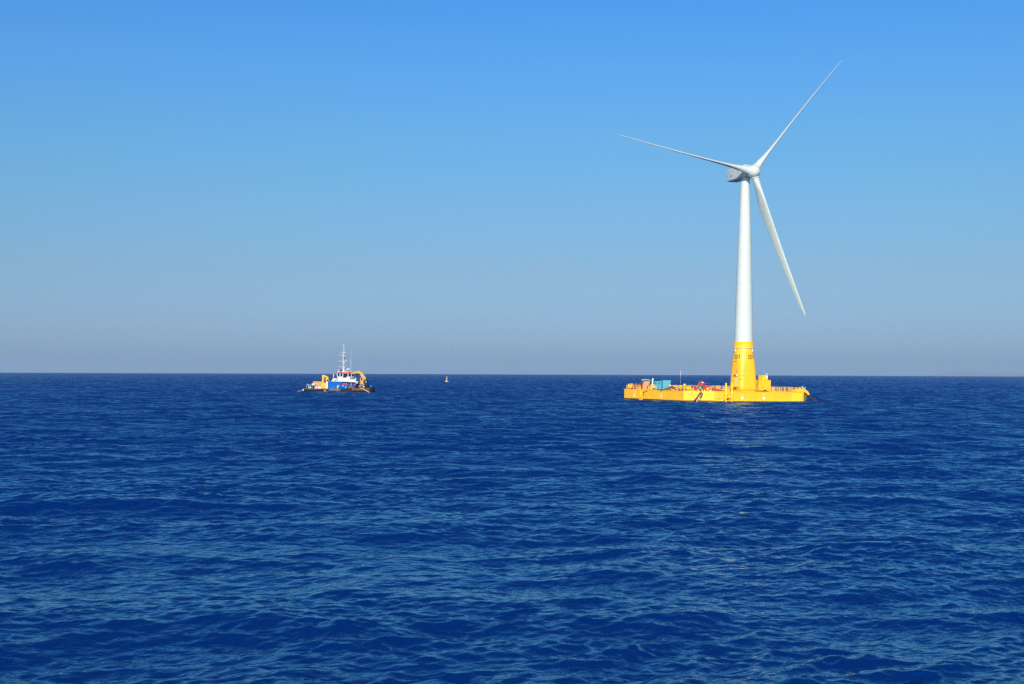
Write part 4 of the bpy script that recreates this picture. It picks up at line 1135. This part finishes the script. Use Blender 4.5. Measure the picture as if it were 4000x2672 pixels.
b = MB(); b.ring((X(1268), -1.3, Z(850)), 0.27, 0.045, 20, 6, 'Y'); b.build('lamp_rim', M['black'], sl_)
b = MB(); b.tube([(X(1357), 0.6, Z(905)), (X(1355), 0.6, Z(540))], 0.06, 6, 0.045); b.tube([(X(1355), 0.6, Z(540)), (X(1354), 0.6, Z(300))], 0.022, 6); part(b, 'whip_aerial', M['boatwhite'])
b = MB()
for c in (1375, 1390): b.tube([(X(c), 1.0, Z(912)), (X(c - 8), 1.0, Z(868))], 0.04, 6)
part(b, 'roof_rail', M['boatwhite'])
# fore crane: pedestal, column, raised two-part boom reaching back to the wheelhouse
yc = -1.6
b = MB(); b.lathe([(0.75, 1.5), (0.7, Z(1240)), (0.9, Z(1236))], 16, X(1735), yc); fc = part(b, 'fore_crane', M['black'])
b = MB(); b.box(X(1668), X(1800), yc - 0.9, yc + 0.9, Z(1236), Z(1220)); b.build('turntable', M['ochre'], fc, bevel=0.03)
b = MB(); b.box(X(1668), X(1690), yc - 0.7, yc + 0.7, Z(1220), Z(1050)); b.box(X(1735), X(1760), yc - 0.7, yc + 0.7, Z(1220), Z(1060)); b.box(X(1690), X(1735), yc - 0.4, yc + 0.6, Z(1220), Z(1120)); b.build('crane_column', M['ochre'], fc, bevel=0.03)
b = MB(); b.prism_y([(X(1735), Z(1120)), (X(1812), Z(1120)), (X(1815), Z(1060)), (X(1755), Z(960)), (X(1700), Z(905)), (X(1640), Z(930)), (X(1690), Z(1020))], yc - 0.45, yc + 0.45); b.build('main_boom', M['ochre'], fc, bevel=0.06)
b = MB(); b.prism_y([(X(1400), Z(950)), (X(1408), Z(982)), (X(1480), Z(958)), (X(1560), Z(940)), (X(1660), Z(948)), (X(1680), Z(900)), (X(1640), Z(874)), (X(1560), Z(888)), (X(1470), Z(915))], yc - 0.4, yc + 0.4); b.build('outer_boom', M['ochre'], fc, bevel=0.06)
b = MB(); b.tube([(X(1660), yc - 0.5, Z(960)), (X(1740), yc - 0.5, Z(1070))], 0.10, 8); b.tube([(X(1700), yc - 0.5, Z(940)), (X(1750), yc - 0.5, Z(985))], 0.14, 8); b.build('hydraulic_ram', M['steel'], fc)
b = MB(); b.box(X(1545), X(1605), yc - 0.35, yc + 0.35, Z(992), Z(950)); b.build('hook_block', M['black'], fc, bevel=0.05)
b = MB(); b.box(X(1760), X(1856), yc - 0.6, yc + 0.6, Z(1195), Z(1130)); mb_ = b.build('power_pack', M['black'], fc, bevel=0.06)
b = MB(); b.ball((X(1826), yc - 0.62, Z(1165)), 0.30, 0.05, 0.18, 12); b.build('power_pack_lamp', M['boatwhite'], mb_)
# foredeck gear
b = MB(); b.tube([(X(1700), -2.4, 1.6), (X(1700), -2.4, Z(1270))], 0.1, 8); b.tube([(X(1740), -2.6, 1.6), (X(1740), -2.6, Z(1240))], 0.12, 8); part(b, 'foredeck_posts', M['midgrey'])
b = MB(); b.tube([(X(1650), -3.0, Z(1280)), (X(1720), -3.0, Z(1275))], 0.11, 8); part(b, 'roller_bar', M['draft'])
b = MB(); b.tube([(X(1820), -1.6, Z(1320)), (X(1900), -1.6, Z(1320))], 0.95, 18); bw = part(b, 'anchor_winch', M['dark'])
for c in (1812, 1896):
    b = MB(); b.tube([(X(c), -1.6, Z(1320)), (X(c + 8), -1.6, Z(1320))], 1.15, 20); b.build('winch_flange', M['black'], bw)
b = MB(); b.prism_y([(X(1780), Z(1345)), (X(1800), Z(1345)), (X(1805), Z(1270)), (X(1785), Z(1250)), (X(1778), Z(1290))], -3.1, -2.8); part(b, 'bow_davit', M['draft'])
b = MB(); b.prism_y([(X(1788), Z(1262)), (X(1812), Z(1262)), (X(1806), Z(1290)), (X(1790), Z(1290))], -3.14, -3.1); part(b, 'red_flag_plate', M['brightred'])
b = MB(); b.box(X(1918), X(2008), -1.6, 1.6, Z(1420), Z(1352)); part(b, 'bow_fender', M['dark'], bevel=0.2)
# limp flag on its staff
b = MB(); b.tube([(X(885), 0.5, Z(1146)), (X(885), 0.5, Z(965))], 0.03, 6); fs_ = part(b, 'flag_staff', M['steel'])
b = MB()
for i in range(7):
    z0 = Z(970) - i * 0.2
    b.add([(X(874) + 0.06 * math.sin(i), 0.45, z0), (X(890), 0.40 + 0.05 * math.sin(i * 1.7), z0), (X(890), 0.42, z0 - 0.2), (X(874) + 0.06 * math.sin(i + 1), 0.45, z0 - 0.2)], [(0, 1, 2, 3)])
b.build('flag', M['brightred'], fs_)
b = MB()
for i in range(8):
    z0 = Z(972) - i * 0.2
    b.add([(X(890), 0.40, z0), (X(908) - 0.03 * i, 0.46, z0 - 0.05), (X(906) - 0.03 * i, 0.46, z0 - 0.25), (X(888), 0.41, z0 - 0.2)], [(0, 1, 2, 3)])
b.build('flag', M['boatwhite'], fs_)

# loose things on the boat
def on_boat(x, y, z): return MBT @ Matrix.Translation((x, y, z))
t = thing('cargo_container', 'orange cargo container on pale feet at the stern of the boat', 'container', on_boat(X(515), -0.8, 1.05))
b = MB(); w = X(640) - X(515)
b.box(X(392) - X(515), w, -1.25, 1.25, 0.75, Z(1178) - 1.05); ct = b.build('shell', M['orange'], t, bevel=0.04)
for k in range(9):
    b = MB(); x = X(405) - X(515) + 0.42 * k; b.box(x, x + 0.14, -1.32, -1.25, 0.85, Z(1185) - 1.05); b.build('rib', M['orange'], ct)
for x0, x1 in ((X(440), X(505)), (X(520), X(612))):
    b = MB(); b.box(x0 - X(515), x1 - X(515), -1.2, 1.2, 0.0, 0.75); b.build('support', M['grey'], t, bevel=0.04)
t = thing('white_tank', 'white oblong tank standing on legs before the orange container', 'tank', on_boat(X(420), -2.7, 1.05))
b = MB(); b.tube([(X(385) - X(420), 0, Z(1258) - 1.05), (X(457) - X(420), 0, Z(1258) - 1.05)], 0.43, 16); b.ball((X(385) - X(420), 0, Z(1258) - 1.05), 0.22, 0.42, 0.42, 14); b.ball((X(457) - X(420), 0, Z(1258) - 1.05), 0.22, 0.42, 0.42, 14); b.build('vessel', M['white'], t)
for x in (-0.45, 0.4): MB().tube([(x, 0, 0), (x, 0, 0.95)], 0.07, 8).build('leg', M['midgrey'], t)
t = thing('ball_fender', 'small white ball fender hanging at the stern corner of the boat', 'fender', on_boat(X(157), -3.2, 0.0))
MB().ball((0, 0, 0.55), 0.27, 0.27, 0.42, 12).build('ball', M['white'], t)
MB().tube([(0.05, 0, 0.95), (0.5, 0.2, 1.15)], 0.03, 6).build('lanyard', M['rope'], t)
t = thing('stern_line', 'thin pale rope trailing from the stern into the water', 'rope', on_boat(X(150), -3.1, 0.4))
MB().tube([(0.4, 0.1, 0.6), (-0.5, 0, 0.0), (-1.4, 0, -0.25), (-2.2, 0, -0.5)], 0.045, 6).build('line', M['rope'], t)
t = thing('bow_hose', 'long cream hose running over the bow down to the water', 'hose', on_boat(X(1700), -4.1, 1.6))
x0 = X(1700)
MB().tube([(-0.4, 0.3, 0.02), (X(1760) - x0, 0.1, Z(1340) - 1.6), (X(1850) - x0, 0.0, Z(1385) - 1.6), (X(1940) - x0, -0.1, Z(1425) - 1.6), (X(2000) - x0, -0.1, -1.75)], 0.12, 8).build('hose_run', M['rope'], t)
t = thing('blue_drum', 'bright blue plastic drum leaning at the side of the boat', 'drum', on_boat(X(1345), -BW - 0.35, 1.25) @ Matrix.Rotation(R(8), 4, 'Y'))
MB().lathe([(0.52, 0), (0.56, 0.1), (0.56, 0.5), (0.60, 0.55), (0.56, 0.6), (0.56, 1.0), (0.60, 1.05), (0.54, 1.15), (0.02, 1.18)], 18).build('drum_body', M['drumblue'], t)
t = thing('cream_sack', 'cream canvas sack slung on the blue deckhouse wall', 'sack', on_boat(X(1125), -BW + 0.15, 1.3))
MB().ball((0, 0, 0.75), 0.45, 0.3, 0.36, 12).build('sack_body', M['sack'], t)
MB().tube([(0, 0.1, 1.0), (0, 0.3, 1.5)], 0.03, 6).build('strap', M['rope'], t)
t = thing('small_white_buoy', 'small white buoy under the cream sack', 'buoy', on_boat(X(1118), -BW - 0.2, 1.2))
MB().ball((0, 0, 0.25), 0.24, 0.2, 0.25, 12).build('float', M['white'], t)
MB().ring((0, 0, 0.52), 0.07, 0.025, 12, 6, 'Y').build('eye', M['midgrey'], t)
t = thing('coiled_rope', 'coil of cream rope left of the blue drum', 'rope', on_boat(X(1258), -BW + 0.1, 2.26))
for k in range(3): MB().ring((0, 0, 0.07 + 0.11 * k), 0.30 - 0.02 * k, 0.06, 18, 6, 'Z').build('coil', M['sack'], t)
t = thing('tyre_fender', 'white ringed tyre fender on the near side at the waterline', 'tyre', on_boat(X(785), -BW - 0.25, 0.35))
MB().ring((0, 0, 0), 0.30, 0.09, 20, 8, 'Y').build('tyre', M['sack'], t)
t = thing('blue_tarpaulin', 'blue tarpaulin over gear right at the bow', 'tarpaulin', on_boat(X(1948), -0.5, 1.8))
b = MB(); b.prism_y([(-0.7, 0), (0.55, 0), (0.35, 0.75), (-0.25, 1.05), (-0.65, 0.6)], -0.8, 0.8); b.build('cover', M['blue'], t, bevel=0.15)

# ------------------------------------------------------------------ crew
def person(Mx, label, pose, jacket='brightred', helmet='white', group='crew on the boat deck'):
    """one skinned body; pose gives lean, arm targets and a leg stride"""
    root = thing('person', label, 'person', Mx, group)
    lean, la, ra, stride, turn = pose
    J = {}
    def sp(x, y, z): return (x, y, z)
    hip = Vector((0, 0, 0.95)); ch = hip + Vector((0, -math.sin(R(lean)) * 0.45, math.cos(R(lean)) * 0.45))
    nk = hip + Vector((0, -math.sin(R(lean)) * 0.58, math.cos(R(lean)) * 0.58)); hd = nk + Vector((0, -0.05, 0.13)); tp_ = nk + Vector((0, -0.05, 0.26))
    V = [hip, ch, nk, hd, tp_]; Rr = [0.155, 0.175, 0.062, 0.10, 0.085]; E = [(0, 1), (1, 2), (2, 3), (3, 4)]
    def chainv(start, pts, rad):
        prev = start
        for p, r in zip(pts, rad):
            V.append(Vector(p)); Rr.append(r); E.append((prev, len(V) - 1)); prev = len(V) - 1
        return prev
    for s, tgt in ((-1, la), (1, ra)):
        sh = ch + Vector((0.20 * s, 0, 0.06)); hand = sh + Vector((tgt[0] * s, tgt[1], tgt[2]))
        mid = (sh + hand) / 2 + Vector((0.05 * s, 0.06, -0.05))
        w = chainv(1, [sh, mid, hand], [0.075, 0.055, 0.038])
        d = (hand - mid).normalized(); up = Vector((0, 0, 1)); sd_ = d.cross(up).normalized() if abs(d.z) < .95 else Vector((1, 0, 0)); nrm = sd_.cross(d)
        palm = chainv(w, [hand + d * 0.07], [0.034])
        for k, L_ in enumerate((0.070, 0.080, 0.075, 0.058)):
            b0 = hand + d * 0.09 + sd_ * (0.027 - 0.018 * k)
            chainv(palm, [b0, b0 + d * L_ * .55 - nrm * 0.008, b0 + d * L_ * .9 - nrm * 0.03], [0.010, 0.009, 0.008])
        b0 = hand + d * 0.035 + sd_ * 0.04
        chainv(palm, [b0, b0 + d * 0.035 + sd_ * 0.02 - nrm * 0.01], [0.011, 0.009])
        hp = Vector((0.10 * s, 0, 0.90)); kn = Vector((0.12 * s, -0.04 + stride * s * 0.5, 0.50)); an = Vector((0.13 * s, 0.02 + stride * s, 0.09)); to = an + Vector((0.03 * s, -0.17, -0.05))
        chainv(0, [hp, kn, an, to], [0.105, 0.075, 0.055, 0.045])
    me = bpy.data.meshes.new('body'); me.from_pydata([tuple(v) for v in V], E, []); me.update()
    o = bpy.data.objects.new('body', me); COL.objects.link(o)
    sk = o.modifiers.new('skin', 'SKIN'); sk.use_smooth_shade = True
    for i, v in enumerate(o.data.skin_vertices[0].data):
        v.radius = (Rr[i], Rr[i] * (0.72 if i in (0, 1) else 1.0)); v.use_root = i == 0
    o.modifiers.new('sub', 'SUBSURF').levels = 1
    dg = bpy.context.evaluated_depsgraph_get()
    m2 = bpy.data.meshes.new_from_object(o.evaluated_get(dg))
    bpy.data.objects.remove(o)
    m2.materials.clear()
    for n_ in ('skin', jacket, 'navy', 'black'): m2.materials.append(M[n_])
    hands = [i for i, p in enumerate(V) if Rr[i] <= 0.0385 and p.z > 0.3]
    for p in m2.polygons:
        c = p.center; p.use_smooth = True
        if c.z < 0.14: k = 3
        elif c.z < 0.90 and not any((c - V[i]).length < 0.09 for i in hands): k = 2
        elif any((c - V[i]).length < 0.06 for i in hands) or (c - hd).length < 0.17 and c.z > nk.z - 0.02: k = 0
        else: k = 1
        p.material_index = k
    bo = bpy.data.objects.new('body', m2); COL.objects.link(bo); bo.parent = root
    # face: eyes, nose, mouth, ears on the head
    f = hd + Vector((0, -0.095, 0.02))
    b = MB(); b.ball(tuple(f + Vector((0, -0.012, -0.01))), 0.014, 0.02, 0.022, 8); b.build('nose', M['skin'], bo)
    for s in (-1, 1):
        b = MB(); b.ball(tuple(f + Vector((0.034 * s, 0.004, 0.022))), 0.012, 0.008, 0.008, 8); b.build('eye', M['black'], bo)
        b = MB(); b.ball(tuple(hd + Vector((0.10 * s, 0.0, 0.02))), 0.014, 0.026, 0.034, 8); b.build('ear', M['skin'], bo)
    b = MB(); b.ball(tuple(f + Vector((0, 0.006, -0.045))), 0.024, 0.008, 0.006, 8); b.build('mouth', M['brightred'], bo)
    b = MB(); b.m = Matrix.Translation(hd + Vector((0, 0, 0.05)))
    b.lathe([(0.165, 0.0), (0.16, 0.02), (0.135, 0.025), (0.13, 0.07), (0.10, 0.125), (0.05, 0.15), (0.01, 0.155)], 16); b.build('helmet', M[helmet], root)
    return root
DK = 1.5
def crew(c, y, label, pose, rot=0, z=DK, **k): return person(on_boat(X(c), y, z) @ Matrix.Rotation(R(rot), 4, 'Z'), label, pose, **k)
crew(1238, -BW + 0.75, 'crew member in red at the left end of the rail, turned sideways, reaching out', (22, (0.10, -0.42, -0.25), (0.08, -0.45, -0.18), 0.10, 0), 65)
crew(1292, -BW + 0.70, 'crew member in red jacket and white helmet leaning on the rail', (30, (0.05, -0.35, -0.30), (0.08, -0.38, -0.30), 0.05, 0), 10)
crew(1352, -BW + 0.75, 'crew member in red stooping low over the blue drum', (42, (0.04, -0.30, -0.38), (0.10, -0.32, -0.38), 0.08, 0), -12, helmet='draft')
crew(1470, -BW + 0.75, 'crew member in an orange-red jacket standing right of the blue drum', (10, (0.08, -0.15, -0.48), (0.06, -0.30, -0.40), 0.06, 0), -35, jacket='lifeorange')
crew(1564, -BW + 1.2, 'crew member in red standing on the foredeck below the white locker', (3, (0.06, -0.05, -0.53), (0.08, -0.22, -0.46), 0.08, 0), 15, z=1.62)

# ================================================================== buoy far off
t = thing('navigation_buoy', 'small orange navigation buoy alone on the open sea', 'buoy', Matrix.Translation(((1745.5 - 2000) / F_PX * 1025, 1025, -0.05)) @ Matrix.Rotation(R(2), 4, 'Y') @ Matrix.Diagonal((0.86, 0.86, 1.0, 1.0)))
MB().lathe([(1.35, -0.6), (1.5, 0.1), (1.5, 0.55), (1.2, 0.8)], 24).build('float', M['buoyorange'], t)
MB().lathe([(0.62, 0.8), (0.50, 2.0), (0.38, 3.1), (0.36, 3.15)], 16).build('tower', M['buoyorange'], t)
for a in (30, 150, 270):
    MB().tube([(1.15 * math.cos(R(a)), 1.15 * math.sin(R(a)), 0.7), (0.38 * math.cos(R(a)), 0.38 * math.sin(R(a)), 3.0)], 0.09, 8).build('strut', M['stencil'], t)
MB().lathe([(0.25, 3.15), (0.30, 3.3), (0.30, 3.75), (0.15, 4.0), (0.02, 4.05)], 14).build('lantern', M['white'], t)

# ================================================================== faint land beyond the horizon at the right
def hills():
    d = 45000.0; b = MB(); r2 = random.Random(3); n = 160
    rows = [(0, 0.0), (900, 0.55), (2200, 1.0), (4200, 0.5)]
    vs = []; fs = []
    drop = d * d / (2 * EARTH)
    for dy, k in rows:
        for i in range(n):
            f = i / (n - 1); ang = R(16.8 + 24 * f)
            px = math.tan(ang)
            rise = min(1, f / 0.06) ** 0.7 * (255 + 40 * math.sin(f * 31) + 22 * math.sin(f * 87 + 1) + 12 * math.sin(f * 210)) * min(1, 0.6 + f * 4)
            vs.append(((d + dy) * px, d + dy, -drop - 40 + k * (rise + 40) * 0.92 if k else -drop - 60))
    for r_ in range(len(rows) - 1):
        fs += [(r_ * n + i, r_ * n + i + 1, (r_ + 1) * n + i + 1, (r_ + 1) * n + i) for i in range(n - 1)]
    b.add(vs, fs, True)
    o = b.build('distant_hills', M['land']); o['kind'] = 'structure'
hills()

# ================================================================== the air between
HAZE = 4.5e-5
m = bpy.data.materials.new('sea_haze'); m.use_nodes = True; t = m.node_tree
for n_ in list(t.nodes):
    if n_.type != 'OUTPUT_MATERIAL': t.nodes.remove(n_)
v = t.nodes.new('ShaderNodeVolumePrincipled')
v.inputs['Color'].default_value = (0.50, 0.68, 0.92, 1)
v.inputs['Density'].default_value = HAZE
v.inputs['Anisotropy'].default_value = 0.0
t.links.new(v.outputs[0], t.nodes['Material Output'].inputs['Volume'])
b = MB(); b.box(-60000, 60000, -60000, 60000, -560.0, 260.0)
hz = b.build('haze', m); hz['kind'] = 'stuff'
